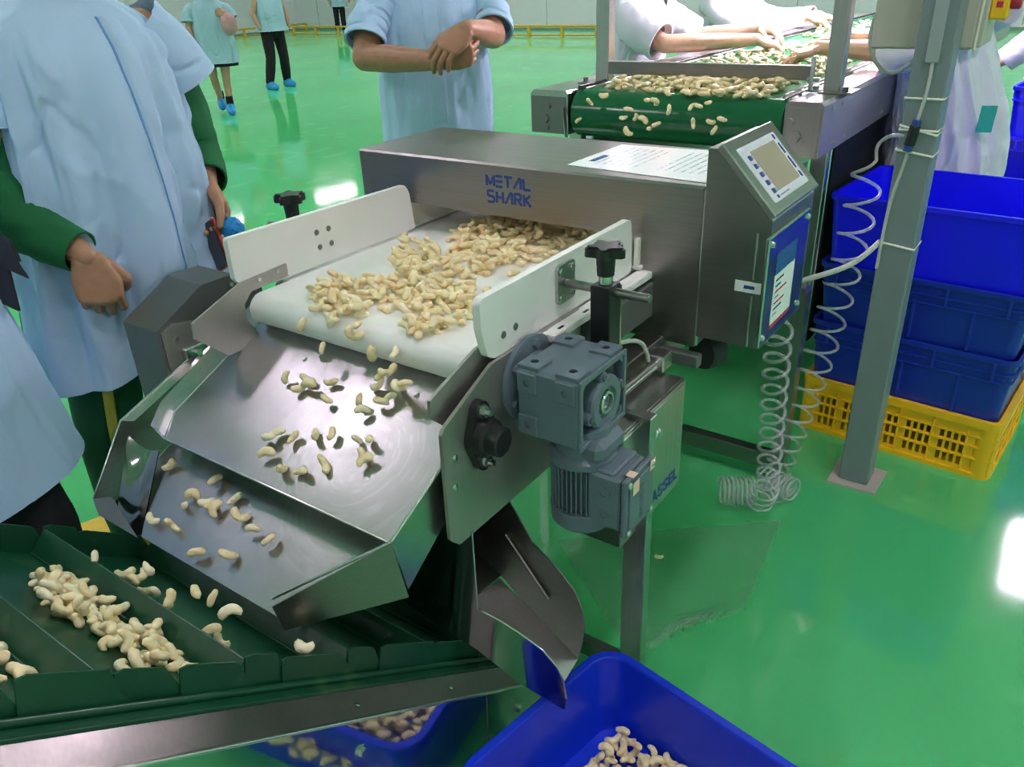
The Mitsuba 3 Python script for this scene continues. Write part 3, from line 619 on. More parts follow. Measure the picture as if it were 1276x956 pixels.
S(Q+'__side_beam_001__end_plate', extr(rpoly([(-.73, 1.005), (-.73, 1.135), (-.63, 1.135), (-.63, .999)], .004), 'y', QY0-.003, QY0), steel_z)
for x, z, r in ((-1.54, 1.06, .016), (-1.525, 1.10, .008), (-1.53, 1.03, .006)): S(Q+'__side_beam__bolt', cyl((x, QY0-.012, z), (x, QY0, z), r, 6), dark_steel)
for x, z, r in ((-.694, 1.058, .017), (-.714, 1.094, .012)): S(Q+'__side_beam_001__bolt', cyl((x, QY0-.014, z), (x, QY0, z), r, 6 if r > .015 else 14), steel_z)
for y, z in ((2.44, 1.125), (2.55, 1.125), (2.66, 1.125), (2.50, 1.02), (2.62, 1.02), (3.1, 1.02)): S(Q+'__side_beam_001__screw', lathe([(0, .004), (.005, .003), (.007, 0), (0, 0)][::-1], (-.625, y, z), (1, 0, 0), 10), chrome, 30)
S(Q+'__guide_rail', bx(-1.452, -1.41, QY0+.05, QY1, 1.150, 1.156, .001), steel_y)
for x in (-1.42, -.745): S(Q+'__skirt', bx(x-.004, x+.004, QY0+.02, QY1, 1.152, 1.165, .001), black if x < -1 else steel_y)
for i, (x, y) in enumerate(((-1.57, 2.62), (-.685, 2.62), (-1.57, 5.6), (-.685, 5.6))):
    S(Q+'__leg', bx(x-.025, x+.025, y-.02, y+.02, 0, 1.01, .003), steel_z)
S(Q+'__added_lower_panel', bx(-.668, -.66, 2.68, 6.4, .30, 1.0, .002), M('dark_panel', (.016, .017, .021), .8, 0, .2))  # added panel, makes the space below the conveyor look dark
S(Q+'__added_lower_panel_001', bx(-1.545, -1.537, 2.68, 6.4, .30, 1.0, .002), steel_y)
# the gantry frame over the table and its lamp, which is out of view
GA = 'task_light_gantry'
L(GA, 'stainless gantry frame over the near end of the sorting conveyor, unseen task light above', 'light stand')
GY = 2.56
S(GA+'__post', bx(-1.462, -1.412, GY, GY+.045, 1.15, 2.15, .003), steel_z)
S(GA+'__post', bx(-.690, -.642, GY, GY+.045, 1.15, 2.15, .003), steel_z)
S(GA+'__cross_bar', bx(-1.412, -.735, GY, GY+.03, 1.182, 1.222, .002), steel)
S(GA+'__cross_bar_001', bx(-1.46, -.645, GY, GY+.045, 2.15, 2.20, .002), steel)
for x in (-1.48, -.66): S(GA+'__base_plate', bx(x-.035, x+.06, GY-.03, GY+.07, 1.150, 1.155, .001), steel)
for x in (-1.50, -.625, -.71): S(GA+'__base_plate__bolt', cyl((x, GY+.0, 1.155), (x, GY+.0, 1.168), .009, 6), dark_steel)
S(GA+'__wing_bolt', J(bx(-.728, -.718, GY-.02, GY-.005, 1.155, 1.25, .002), bx(-.735, -.69, GY-.02, GY+.0, 1.152, 1.158, .001), cyl((-.735, GY-.01, 1.185), (-.70, GY-.01, 1.185), .008, 12)), chrome)
S(GA+'__lamp_arm', J(*[bx(x-.01, x+.01, GY+.04, 6.2, 2.155, 2.185, .002) for x in (-1.30, -.80)]), steel_y)
lamp(-1.05, 4.72, GA+'__lamp' if False else 'unseen_task_light', lx=.16, ly=1.33, z=2.03, rad=TASK, label='unseen long task light, out of view, lighting the sorting conveyor and its sorters', cat='task light', grp='unseen task light over the sorting conveyor', drop=False)  # lamp out of view, placed to brighten the table and the sorters
S('unseen_task_light__hanger', J(*[cyl((x, y, 2.10), (x, y, 2.16), .006, 8) for x in (-1.18, -.92) for y in (3.6, 5.6)], *[bx(-1.31, -.79, y-.012, y+.012, 2.15, 2.165, .001) for y in (3.6, 5.6)]), steel)

# ---- blue totes and the yellow crate
def tote(key, loc, rot, wx, wy, h, mat, label, group=None, cat='tote', open_top=True, ribs=True, taper=.022, lips=(1.0, .80, .66), parts=True):
    """a stacking tote: tapered box with a rim, step lines and ribs. loc = corner at front left on the ground"""
    tw = T().translate([float(v) for v in loc]).rotate([0, 0, 1], rot)
    def shell(w0, d0, z0, w1, d1, z1, t, r):
        def ring(w, d, z, rr):
            q = sbox(-w/2+rr, -d/2+rr, w/2-rr, d/2-rr).buffer(rr, quad_segs=6); c = np.array(q.exterior.coords)[:-1]
            return np.c_[c+[wx/2, wy/2], np.full(len(c), z)]
        rings = [ring(w0, d0, z0, r), ring(w1, d1, z1, r), ring(w1-2*t, d1-2*t, z1, r-t*.5), ring(w0-2*t, d0-2*t, z0+t, r-t*.5)]
        n = len(rings[0]); V = np.vstack(rings); F = []
        for i in range(3):
            for j in range(n):
                j2 = (j+1) % n; F += [(i*n+j, i*n+j2, (i+1)*n+j2), (i*n+j, (i+1)*n+j2, (i+1)*n+j)]
        V = np.vstack([V, [[wx/2, wy/2, z0]], [[wx/2, wy/2, z0+t]]]); c0, c1 = len(V)-2, len(V)-1
        for j in range(n):
            j2 = (j+1) % n; F += [(c0, j2, j), (c1, 3*n+j, 3*n+j2)]
        return tm(V, F)
    def band(w, d, z0, z1, out, r=.03):
        q = sbox(-w/2+r, -d/2+r, w/2-r, d/2-r).buffer(r+out, quad_segs=6); i = sbox(-w/2+r, -d/2+r, w/2-r, d/2-r).buffer(r-.004, quad_segs=6)
        m = extr(Polygon(q.exterior.coords, [i.exterior.coords]), 'z', z0, z1); m.apply_translation([wx/2, wy/2, 0]); return m
    S(key+'__body' if parts else key, shell(wx-2*taper, wy-2*taper, 0, wx-.012, wy-.012, h, .005, .03), mat, 35, to_world=tw)
    if parts:
        S(key+'__rim', band(wx-.014, wy-.014, h-.014, h+.001, .008), mat, 35, to_world=tw)
        if ribs:
            for f in lips[1:]:
                k = taper*(1-f)
                S(key+'__step_rim', band(wx-.012-2*k, wy-.012-2*k, h*f-.006, h*f, .007), mat, 35, to_world=tw)
            for f in (.1, .36, .63, .9):
                S(key+'__rib', bx(wx*f-.004, wx*f+.004, -.002, .022, h*lips[-1], h-.012, .001), mat, to_world=tw)
                if f in (.36, .63): S(key+'__rib', bx(wx*(f+.13)-.004, wx*(f+.13)+.004, .004, .028, .01, h*lips[-1], .001), mat, to_world=tw)
            for f in (.15, .5, .85): S(key+'__rib', bx(-.002, .022, wy*f-.004, wy*f+.004, h*lips[-1], h-.012, .001), mat, to_world=tw)
    L(key, label, cat, group)
SX, SY, SR = -.642, 2.607, -5.0
SW, SD = .625, .50
z0 = .012
# the crate of slotted yellow plastic
cr = 'plastic_crate'; L(cr, 'yellow slotted plastic crate at the bottom of the blue tote stack', 'crate')
ctw = T().translate([SX, SY, 0]).rotate([0, 0, 1], SR); CH = .205
def crate_wall(w, key, mk):
    sl = []
    rows = [(.030, .062), (.072, .104), (.114, .140), (.150, .172)]
    ncol = int(round((w-.08)/.0205))
    x0 = (w-ncol*.0205)/2
    outer = sbox(0, .014, w, CH-.022)
    holes = []
    for a, b in rows[:3]:
        for i in range(ncol):
            if i % 5 == 4: continue
            holes.append(sbox(x0+i*.0205+.004, a, x0+i*.0205+.0165, b))
    p = Polygon(outer.exterior.coords, [h.exterior.coords for h in holes])
    m = trimesh.creation.extrude_polygon(p, .004, engine='earcut')
    v = np.array(m.vertices); m.vertices = np.c_[v[:, 0], v[:, 2], v[:, 1]]; m.invert()
    fins = [bx(x0+i*.0205-.002, x0+i*.0205+.002, -.006, .002, .016, CH-.03, .0005) for i in range(4, ncol, 5)]
    bars = [bx(.004, w-.004, -.006, .001, z-.003, z+.003, .0005) for z in (.067, .109, .145)]
    return m, fins, bars
for nm, w, place in (('front_wall', SW-.02, T().translate([.01, .008, 0])), ('back_wall', SW-.02, T().translate([.01, SD-.012, 0])),
                     ('end_wall', SD-.02, T().translate([SW-.008, .01, 0]).rotate([0, 0, 1], 90)), ('end_wall_001', SD-.02, T().translate([.012, .01, 0]).rotate([0, 0, 1], 90))):
    m, fins, bars = crate_wall(w, nm, None)
    S(cr+'__'+nm, m, crate_yellow, to_world=ctw @ place)
    for f in fins: S(cr+'__'+nm+'__rib', f, crate_yellow, to_world=ctw @ place)
    for f in bars: S(cr+'__'+nm+'__bar', f, crate_yellow, to_world=ctw @ place)
def rrect(w, d, r, o=0): return sbox(r, r, w-r, d-r).buffer(r+o, quad_segs=6)
S(cr+'__base', extr(rrect(SW, SD, .035), 'z', 0, .016), crate_yellow, to_world=ctw)
S(cr+'__top_rim', extr(Polygon(rrect(SW, SD, .035, .004).exterior.coords, [rrect(SW, SD, .035, -.016).exterior.coords]), 'z', CH-.024, CH), crate_yellow, to_world=ctw)
for x, y in ((0, 0), (SW, 0), (0, SD), (SW, SD)):
    c = Point(min(max(x, .035), SW-.035), min(max(y, .035), SD-.035)).buffer(.035, quad_segs=8)
    S(cr+'__corner', extr(Polygon(c.exterior.coords, [c.buffer(-.005).exterior.coords]), 'z', .01, CH-.01), crate_yellow, 30, to_world=ctw)
base = (SX, SY, CH)
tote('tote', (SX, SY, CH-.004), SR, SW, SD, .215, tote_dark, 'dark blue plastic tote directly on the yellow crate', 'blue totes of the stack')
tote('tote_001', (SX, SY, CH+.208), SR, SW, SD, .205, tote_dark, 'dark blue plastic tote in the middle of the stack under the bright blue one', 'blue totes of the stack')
tote('tote_002', (SX, SY, CH+.410), SR, SW, SD, .225, tote_blue, 'bright royal blue empty tote on top of the stack behind the steel post', 'blue totes of the stack', ribs=False)
# second stack at the right edge behind the worker
for i in range(5):
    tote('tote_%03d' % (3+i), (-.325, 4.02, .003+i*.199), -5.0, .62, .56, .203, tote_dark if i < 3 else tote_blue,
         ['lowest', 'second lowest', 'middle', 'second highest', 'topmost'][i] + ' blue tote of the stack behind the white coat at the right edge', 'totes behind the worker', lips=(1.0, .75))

# ---- the steel post with box, trunking, ties
Z = 'steel_post'
L(Z, 'grey painted square steel post standing on the green floor before the blue tote stack', 'post')
S(Z+'__shaft', bx(-.418, -.330, 2.33, 2.418, .006, CEIL, .004), post_paint)
S(Z+'__footing', J(extr(Polygon([(-.445, 2.295), (-.30, 2.300), (-.296, 2.45), (-.448, 2.455)]), 'z', 0, .007)), concrete)
S(Z+'__cable_trunking', bx(-.388, -.358, 2.318, 2.331, 1.262, 2.4, .002), M('trunking', (.30, .35, .35), .35))
S(Z+'__cable', tube(smoothpath([(-.370, 2.324, 1.27), (-.372, 2.322, 1.18), (-.383, 2.322, 1.10), (-.387, 2.322, 1.06), (-.395, 2.324, 1.0), (-.407, 2.324, .93), (-.413, 2.325, .85), (-.415, 2.325, .72)], 40), .0045, 8), cable_grey, True)
S(Z+'__push_in_joint', J(cyl((-.381, 2.318, 1.112), (-.388, 2.318, 1.062), .013, 16, bev=.002), cyl((-.379, 2.318, 1.12), (-.39, 2.318, 1.052), .008, 12)), black, 30)
S(Z+'__push_in_joint__collar', cyl((-.3793, 2.318, 1.126), (-.381, 2.318, 1.112), .011, 14), blue_ink, 30)
S(Z+'__push_in_joint__collar', cyl((-.388, 2.318, 1.062), (-.390, 2.318, 1.048), .011, 14), blue_ink, 30)
def tie(z, dz=0.0):
    x0, x1, y0, y1 = -.4195, -.3285, 2.3285, 2.4195
    S(Z+'__cable_tie', tube([(x0, y0, z+dz), (x1, y0, z), (x1, y1, z), (x0, y1, z+dz), (x0, y0, z+dz)], .0035, 6), tie_m, True)
tie(1.176); tie(1.098, .0); tie(1.088, .02); tie(1.035, .012); tie(.785, .01)
X = 'electrical_box'
L(X, 'beige electrical box fixed behind the grey steel post, isolator switch at its right', 'electrical box')
S(X+'__cabinet', bx(-.546, -.302, 2.425, 2.62, 1.283, 1.75, .006), beige)
S(X+'__door', bx(-.297, -.285, 2.43, 2.615, 1.288, 1.74, .003), beige)
S(X+'__door_edge', bx(-.302, -.295, 2.426, 2.45, 1.28, 1.75, .002), cream)
S(X+'__rear_bracket', bx(-.42, -.33, 2.418, 2.426, 1.30, 1.7, .002), post_paint)
S(X+'__isolator', bx(-.285, -.245, 2.46, 2.52, 1.35, 1.42, .004), yellow_paint if False else crate_yellow)
S(X+'__isolator__knob', cyl((-.245, 2.49, 1.392), (-.222, 2.49, 1.392), .020, 18, bev=.003), red_ink, 30)
S(X+'__isolator__slot', bx(-.273, -.258, 2.4585, 2.461, 1.378, 1.392, .0004), red_ink)
S(X+'__cable', tube(smoothpath([(-.56, 2.62, 1.4), (-.60, 2.66, 1.33), (-.59, 2.66, 1.25), (-.53, 2.64, 1.20), (-.47, 2.6, 1.23), (-.44, 2.52, 1.283)], 30), .006, 8), cable_grey, True)

# ---- coiled clear air hoses, and the film on the floor
def coil(p0, p1, R, turns, n=26, bulge=None, lead0=None, lead1=None):
    p0, p1 = np.array(p0, float), np.array(p1, float); a, b, d = frame(p1-p0); t = np.linspace(0, 1, int(turns*n))
    th = 2*math.pi*turns*t; rr = R*np.ones_like(t)
    P = p0+(p1-p0)*t[:, None]+rr[:, None]*(np.cos(th)[:, None]*a+np.sin(th)[:, None]*b)
    if lead0 is not None: P = np.vstack([smoothpath(np.vstack([lead0, P[:1]]), 30)[:-1], P])
    if lead1 is not None: P = np.vstack([P, smoothpath(np.vstack([P[-1:], lead1]), 30)[1:]])
    return P
HR = .0046
h1 = 'coiled_air_hose'; L(h1, 'clear coiled air hose hanging from under the control cabinet down to the floor', 'air hose')
S(h1+'__coil', tube(coil((-.515, 1.80, .735), (-.545, 1.99, .12), .031, 11.5, lead0=[(-.49, 1.70, .80), (-.50, 1.74, .77)]), HR, 8), 'm_hose', True)
S(h1+'__end_heap', tube(np.vstack([coil((-.55, 1.99, .12), (-.575, 2.03, .03), .038, 3.0), coil((-.60, 2.06, .045), (-.69, 2.0, .055), .042, 8)]), HR, 8), 'm_hose', True)
S(h1+'__fitting', cyl((-.49, 1.70, .806), (-.49, 1.70, .79), .008, 12), chrome, 30)
h2 = 'coiled_air_hose_001'; L(h2, 'clear coiled air hose slanting down in a long spiral from the grey steel post', 'air hose')
def sag(P, k): return P
c2 = []
cps = smoothpath([(-.475, 2.30, 1.025), (-.478, 2.30, .90), (-.49, 2.30, .72), (-.512, 2.28, .52), (-.535, 2.25, .33), (-.56, 2.2, .15), (-.575, 2.17, .05)], 420)
tt = np.linspace(0, 1, 420); pitch = np.cumsum(np.interp(tt, [0, .1, .5, .8, 1], [.62, .85, 1.0, 1.35, 1.7])); th = 2*math.pi*15.5*pitch/pitch[-1]
rad = np.interp(tt, [0, .06, .7, 1], [.02, .042, .044, .038])
for i in range(420):
    d = cps[min(i+1, 419)]-cps[max(i-1, 0)]; d = d/np.linalg.norm(d); a = np.cross(d, [.2, 1, 0]); a /= np.linalg.norm(a); b = np.cross(d, a)
    c2.append(cps[i]+rad[i]*(math.cos(th[i])*a+math.sin(th[i])*b))
c2 = np.array(c2)
lead = smoothpath([(-.405, 2.322, 1.085), (-.43, 2.315, 1.085), (-.46, 2.305, 1.06), c2[0]], 16)[:-1]
S(h2+'__coil', tube(np.vstack([lead, c2]), HR, 8), 'm_hose', True)
S(h2+'__end_heap', tube(np.vstack([coil((-.575, 2.15, .045), (-.50, 2.12, .05), .036, 6), coil((-.52, 2.10, .05), (-.60, 2.13, .06), .04, 5)]), HR, 8), 'm_hose', True)
S('air_pipe', tube(smoothpath([(-.42, 2.335, .795), (-.44, 2.30, .77), (-.47, 2.25, .745), (-.52, 2.2, .725), (-.585, 2.17, .70)], 24), .008, 10), cable_grey, True)
L('air_pipe', 'straight pale air tube running from a tie on the steel post to the machine leg', 'air tube')
# crumpled clear film lying under the machine
nx, ny = 60, 60
U, V_ = np.meshgrid(np.linspace(0, 1, nx), np.linspace(0, 1, ny), indexing='ij')
c00, c10, c11, c01 = map(np.array, ((-.62, 1.29), (-.455, 1.60), (-.50, 2.02), (-1.02, 1.58)))
xy = ((1-U)*(1-V_))[..., None]*c00+(U*(1-V_))[..., None]*c10+(U*V_)[..., None]*c11+((1-U)*V_)[..., None]*c01
fold = np.exp(-((V_-.02)/.09)**2)*.045*np.abs(np.sin(70*V_+5*U+2*np.sin(9*U)))*np.exp(-((U-.45)/.32)**2)
zz = .002+.006*meshkit.fbm(np.stack([xy[..., 0]*14, xy[..., 1]*14, xy[..., 0]*0], -1), 3)+fold
S('plastic_film', grid_mesh(np.dstack([xy, zz])), 'm_film', True)
L('plastic_film', 'crumpled sheet of clear plastic film lying on the green floor behind the machine leg', 'plastic film')

# ---- the near blue bin
def bin_tub(key, cx, cy, rot, w, d, h, z0=0.0):
    tw = T().translate([cx, cy, z0]).rotate([0, 0, 1], rot)
    def ring(a, b, z, r): 
        c = np.array(sbox(-a/2+r, -b/2+r, a/2-r, b/2-r).buffer(r, quad_segs=8).exterior.coords)[:-1]; return np.c_[c, np.full(len(c), z)]
    t = .05
    t = .03
    R = [ring(w-2*t, d-2*t, 0, .05), ring(w-.03, d-.03, h-.03, .06), ring(w-.02, d-.02, h-.03, .065), ring(w, d, h-.024, .07), ring(w, d, h-.004, .07), ring(w-.006, d-.006, h, .068), ring(w-.034, d-.034, h, .055), ring(w-.044, d-.044, h-.006, .05), ring(w-2*t-.016, d-2*t-.016, .06, .045), ring(w-2*t-.03, d-2*t-.03, .05, .04), ring(w-2*t-.10, d-2*t-.10, .05, .03), ring(w-2*t-.115, d-2*t-.115, .053, .03)]
    n = len(R[0]); V = np.vstack(R); F = []
    for i in range(len(R)-1):
        for j in range(n):
            j2 = (j+1) % n; F += [(i*n+j, i*n+j2, (i+1)*n+j2), (i*n+j, (i+1)*n+j2, (i+1)*n+j)]
    V = np.vstack([V, [[0, 0, 0]], [[0, 0, .053]]]); k = (len(R)-1)*n
    for j in range(n):
        j2 = (j+1) % n; F += [(len(V)-2, j2, j), (len(V)-1, k+j, k+j2)]
    S(key+'__tub', tm(V, F), bin_blue, 40, to_world=tw)
    return tw

# ---- people: one continuous body mesh each, clothes as parts
def ball(p, r, n=20):
    return m3.Manifold.sphere(float(r), n).translate([float(v) for v in p])
def mhull(*ms): return m3.Manifold.batch_hull(list(ms))
def chain(pts, n=18):
    """tapered limb: list of (point, radius)"""
    out = m3.Manifold()
    for (p, r), (q, s) in zip(pts[:-1], pts[1:]): out = out + mhull(ball(p, r, n), ball(q, s, n))
    return out
def soften(M, edge, it=12):
    m = unman(M.refine_to_length(edge)); m.merge_vertices()
    v0 = np.array(m.vertices); trimesh.smoothing.filter_taubin(m, iterations=it); v1 = np.array(m.vertices)
    bad = ~(np.linalg.norm(v1-v0, axis=1) < edge*1.2); v1[bad] = v0[bad]; m.vertices = v1
    return m3.Manifold(m3.Mesh(np.asarray(m.vertices, np.float32), np.asarray(m.faces, np.uint32)))
def unit(v): v = np.asarray(v, float); return v/np.linalg.norm(v)
def hand(w, d, n, thumb, curl=(.35, .45, .3), size=1.0, tcurl=.3, grip=None, fine=.0032):
    """w: wrist, d: direction of the fingers, n: towards the palm side, thumb: rough direction of the thumb side"""
    d = unit(d); n = unit(np.asarray(n, float)-d*(np.asarray(n, float)@d)); s = np.cross(d, n)
    if s@np.asarray(thumb, float) < 0: s = -s
    w = np.asarray(w, float); P = lambda a, b, c: w+size*(d*a+s*b+n*c)
    palm = mhull(ball(P(.004, .016, 0), .0165*size), ball(P(.004, -.014, 0), .0165*size), ball(P(.055, .032, 0), .0145*size), ball(P(.078, .030, -.002), .0120*size),
                 ball(P(.083, .010, -.004), .0125*size), ball(P(.078, -.012, -.003), .012*size), ball(P(.070, -.031, 0), .0112*size), ball(P(.035, -.028, .004), .014*size), ball(P(.03, .026, .006), .0155*size))
    H = palm
    for i, (a, b, ln, r) in enumerate(((.080, .030, .074, .0093), (.086, .010, .082, .0096), (.081, -.011, .076, .0092), (.072, -.030, .060, .0082))):
        c = curl if grip is None else grip[i]; t = 0.0; p = P(a, b, -.002); pts = [(p, r*1.12*size)]
        sp = (b/.03)*.07
        for k, (fr_, cc) in enumerate(zip((.46, .30, .24), c)):
            t += cc; dirn = d*math.cos(t)+n*math.sin(t)+s*sp*math.cos(t); p = p+unit(dirn)*ln*fr_*size
            pts.append((p, r*(1.0, .93, .78)[k]*size))
        H = H+chain(pts, 14)
    b0 = P(.020, .028, .008); b1 = b0+size*(d*.036+s*.026+n*.010)
    b2 = b1+size*.033*unit(d*(1-.3*tcurl)+s*.30*(1-tcurl)+n*(.2+.8*tcurl)); b3 = b2+size*.026*unit(d*(1-.5*tcurl)+s*.1*(1-tcurl)-s*.25*tcurl+n*(.15+.9*tcurl))
    H = H+chain([(b0, .0165*size), (b1, .0125*size), (b2, .0105*size), (b3, .0085*size)], 14)
    return soften(H, fine*size, 6)
skin_light = None
def skin(key, col):
    def f(p, n, uv): return mi.Color3f(*col)*(.88+.24*fbm(p.x*60, p.y*60, p.z*60, 3))
    return M('skin_'+key, proc(f), .45, 0, .4)
skin_a = skin('a', (.42, .22, .13)); skin_c = skin('c', (.37, .185, .11)); skin_w = skin('w', (.68, .42, .28)); skin_d = skin('d', (.42, .25, .16))
def cloth(key, col, amp=.05, rough=.75, sheen=.3):
    def f(p, n, uv): return mi.Color3f(*col)*(1-amp+2*amp*fbm(p.x*5, p.y*5, p.z*5, 3))
    return M('cloth_'+key, proc(f), rough, 0, .3, sheen=sheen)
pale_blue = cloth('pale_blue', (.43, .60, .80)); sky_blue = cloth('sky_blue', (.42, .60, .82)); dull_blue = cloth('dull_blue', (.33, .50, .60))
coat_white = cloth('coat_white', (.70, .70, .80)); green_knit = cloth('green_knit', (.014, .135, .045), .15, .85); green_trouser = cloth('green_trouser', (.010, .085, .04), .1, .8)
black_cloth = cloth('black_cloth', (.010, .010, .013), .1, .8); shoe_blue = cloth('shoe_blue', (.02, .26, .62), .15, .35); hair_m = M('hair', (.012, .010, .009), .4)
eye_m = M('eye', (.02, .015, .012), .2); lip_m = M('lip', (.36, .12, .09), .5)
def coat_rings(rings, pos, f, l, seed, amp, n=150, m=110, crumple=1.0, hem_drop=None, nf=9):
    """a coat body: rings = (z, half width, half depth, forward, sideways); folds run down from the shoulders and deepen to the hem"""
    from scipy.interpolate import PchipInterpolator
    R = np.array(rings, float); o = np.argsort(R[:, 0]); R = R[o]
    z = np.linspace(R[0, 0], R[-1, 0], m); I = [PchipInterpolator(R[:, 0], R[:, k])(z) for k in range(1, 5)]
    th = np.linspace(0, 2*math.pi, n, endpoint=False); Rg = np.random.default_rng(seed)
    ph = Rg.uniform(0, 6.28, 8); kk = Rg.integers(4, 12, 8); tw = Rg.uniform(-2.2, 2.2, 8); G = np.zeros((m, n, 3))
    top = (z-z[0])/(z[-1]-z[0])
    for i in range(m):
        a, b, fo, so = (I[k][i] for k in range(4))
        c, s = np.cos(th), np.sin(th); e = 2/2.5
        x = a*np.sign(s)*np.abs(s)**e; y = b*np.sign(c)*np.abs(c)**e
        w = amp*(.25+.75*(1-top[i]))*np.clip((1-top[i])*6, 0, 1)
        d = sum(np.sin(kk[q]*th+ph[q]+tw[q]*top[i]*3)*(.5 if q > 3 else 1) for q in range(8))*.30*w
        q3 = np.c_[c*1.7+5, s*1.7, np.full(n, top[i]*1.7)]
        d += (meshkit.fbm(q3*np.array([2.0, 2.0, 1.1])+seed, 4, seed)-.5)*amp*1.0*np.clip((1-top[i])*5, 0, 1)
        # sharp creases
        cr = np.abs(meshkit.noise(q3*np.array([1.5, 1.5, 1.2])+seed*3+7, seed)-.5); cr2 = np.abs(meshkit.noise(q3*np.array([2.6, 2.6, 2.0])+seed*5+2, seed+1)-.5); d -= (np.exp(-(cr/.022)**2)*.40+np.exp(-(cr2/.03)**2)*.22)*amp*np.clip((1-top[i])*5, 0, 1)
        if crumple > 1:
            wq = q3*np.array([1.0, 1.0, .5])+.35*(meshkit.fbm(q3*1.3+seed, 2, seed+5)-.5)[:, None]
            for a_, fq in ((.75, 1.7), (.38, 3.3), (.10, 6.5)):
                rd = 1-np.abs(2*meshkit.noise(wq*fq+seed*7, seed+int(fq*3))-1); d += (rd**3-.25)*a_*amp*(crumple-1)*np.clip((1-top[i])*6, 0, 1)
        rr = np.hypot(x, y); k = (rr+d)/np.maximum(rr, 1e-6)
        zz = z[i]+(hem_drop(th)*(1-top[i])**2 if hem_drop else 0)
        G[i] = np.asarray(pos)[None, :]+np.outer(x*k+so, l)+np.outer(y*k+fo, f); G[i, :, 2] = zz
    inner = G[:12][::-1].copy(); ctr = G[:12][::-1].mean(1, keepdims=True); inner[..., :2] += (ctr-inner)[..., :2]*.02
    A = np.concatenate([inner, G]); msh = grid_mesh(A, True)
    if msh.face_normals[len(msh.faces)//2]@(msh.triangles_center[len(msh.faces)//2]-A[12+m//2].mean(0)) < 0: msh.invert()
    return msh, G
def sleeve(pts, rad, seed, amp=.006, n=44, m=50, fq=3.0):
    P = smoothpath(pts, m); s = np.linspace(0, 1, m); r = np.interp(s, np.linspace(0, 1, len(rad)), rad)
    t = np.gradient(P, axis=0); t /= np.linalg.norm(t, axis=1, keepdims=True); a = frame(t[0])[0]; G = np.zeros((m, n, 3)); th = np.arange(n)*2*math.pi/n
    for i in range(m):
        a = a-t[i]*(a@t[i]); a /= np.linalg.norm(a); b = np.cross(t[i], a)
        q = np.c_[np.cos(th)*1.2, np.sin(th)*1.2, np.full(n, s[i]*fq)]
        e_ = amp*min(1, (1-s[i])*5+.15); rr = r[i]+e_*(meshkit.fbm(q+seed, 3, seed)-.5)*2.2-e_*.8*np.exp(-((meshkit.noise(q*np.array([.8, .8, 1.4])+seed*2, seed)-.5)/.07)**2)
        G[i] = P[i]+rr[:, None]*(np.cos(th)[:, None]*a+np.sin(th)[:, None]*b)
    inn = G[::-1][:8].copy(); inn += (P[::-1][:8][:, None]-inn)*.09
    msh = grid_mesh(np.concatenate([G, inn]), True)
    return msh
def strip_on(G, th0, th1, i0, i1, lift, n=150):
    """a strip lying on a coat grid between two angles (placket, pocket edge)"""
    m = G.shape[0]; out = []
    rows = np.arange(int(i0*m), int(i1*m)); ks = np.linspace(th0, th1, 9)/(2*math.pi)*n
    for i in rows:
        c = G[i].mean(0); row = []
        for j, k in enumerate(ks):
            k0 = int(math.floor(k)); fr_ = k-k0; p = G[i, k0 % n]*(1-fr_)+G[i, (k0+1) % n]*fr_; o = unit((p-c)*[1, 1, 0]); row.append(p+o*(lift if 0 < j < 8 else -.002))
        out.append(row)
    msh = grid_mesh(np.array(out))
    mid = len(msh.faces)//2
    if msh.face_normals[mid]@((msh.triangles_center[mid]-G[int((i0+i1)/2*m)].mean(0))*[1, 1, 0]) < 0: msh.invert()
    return msh
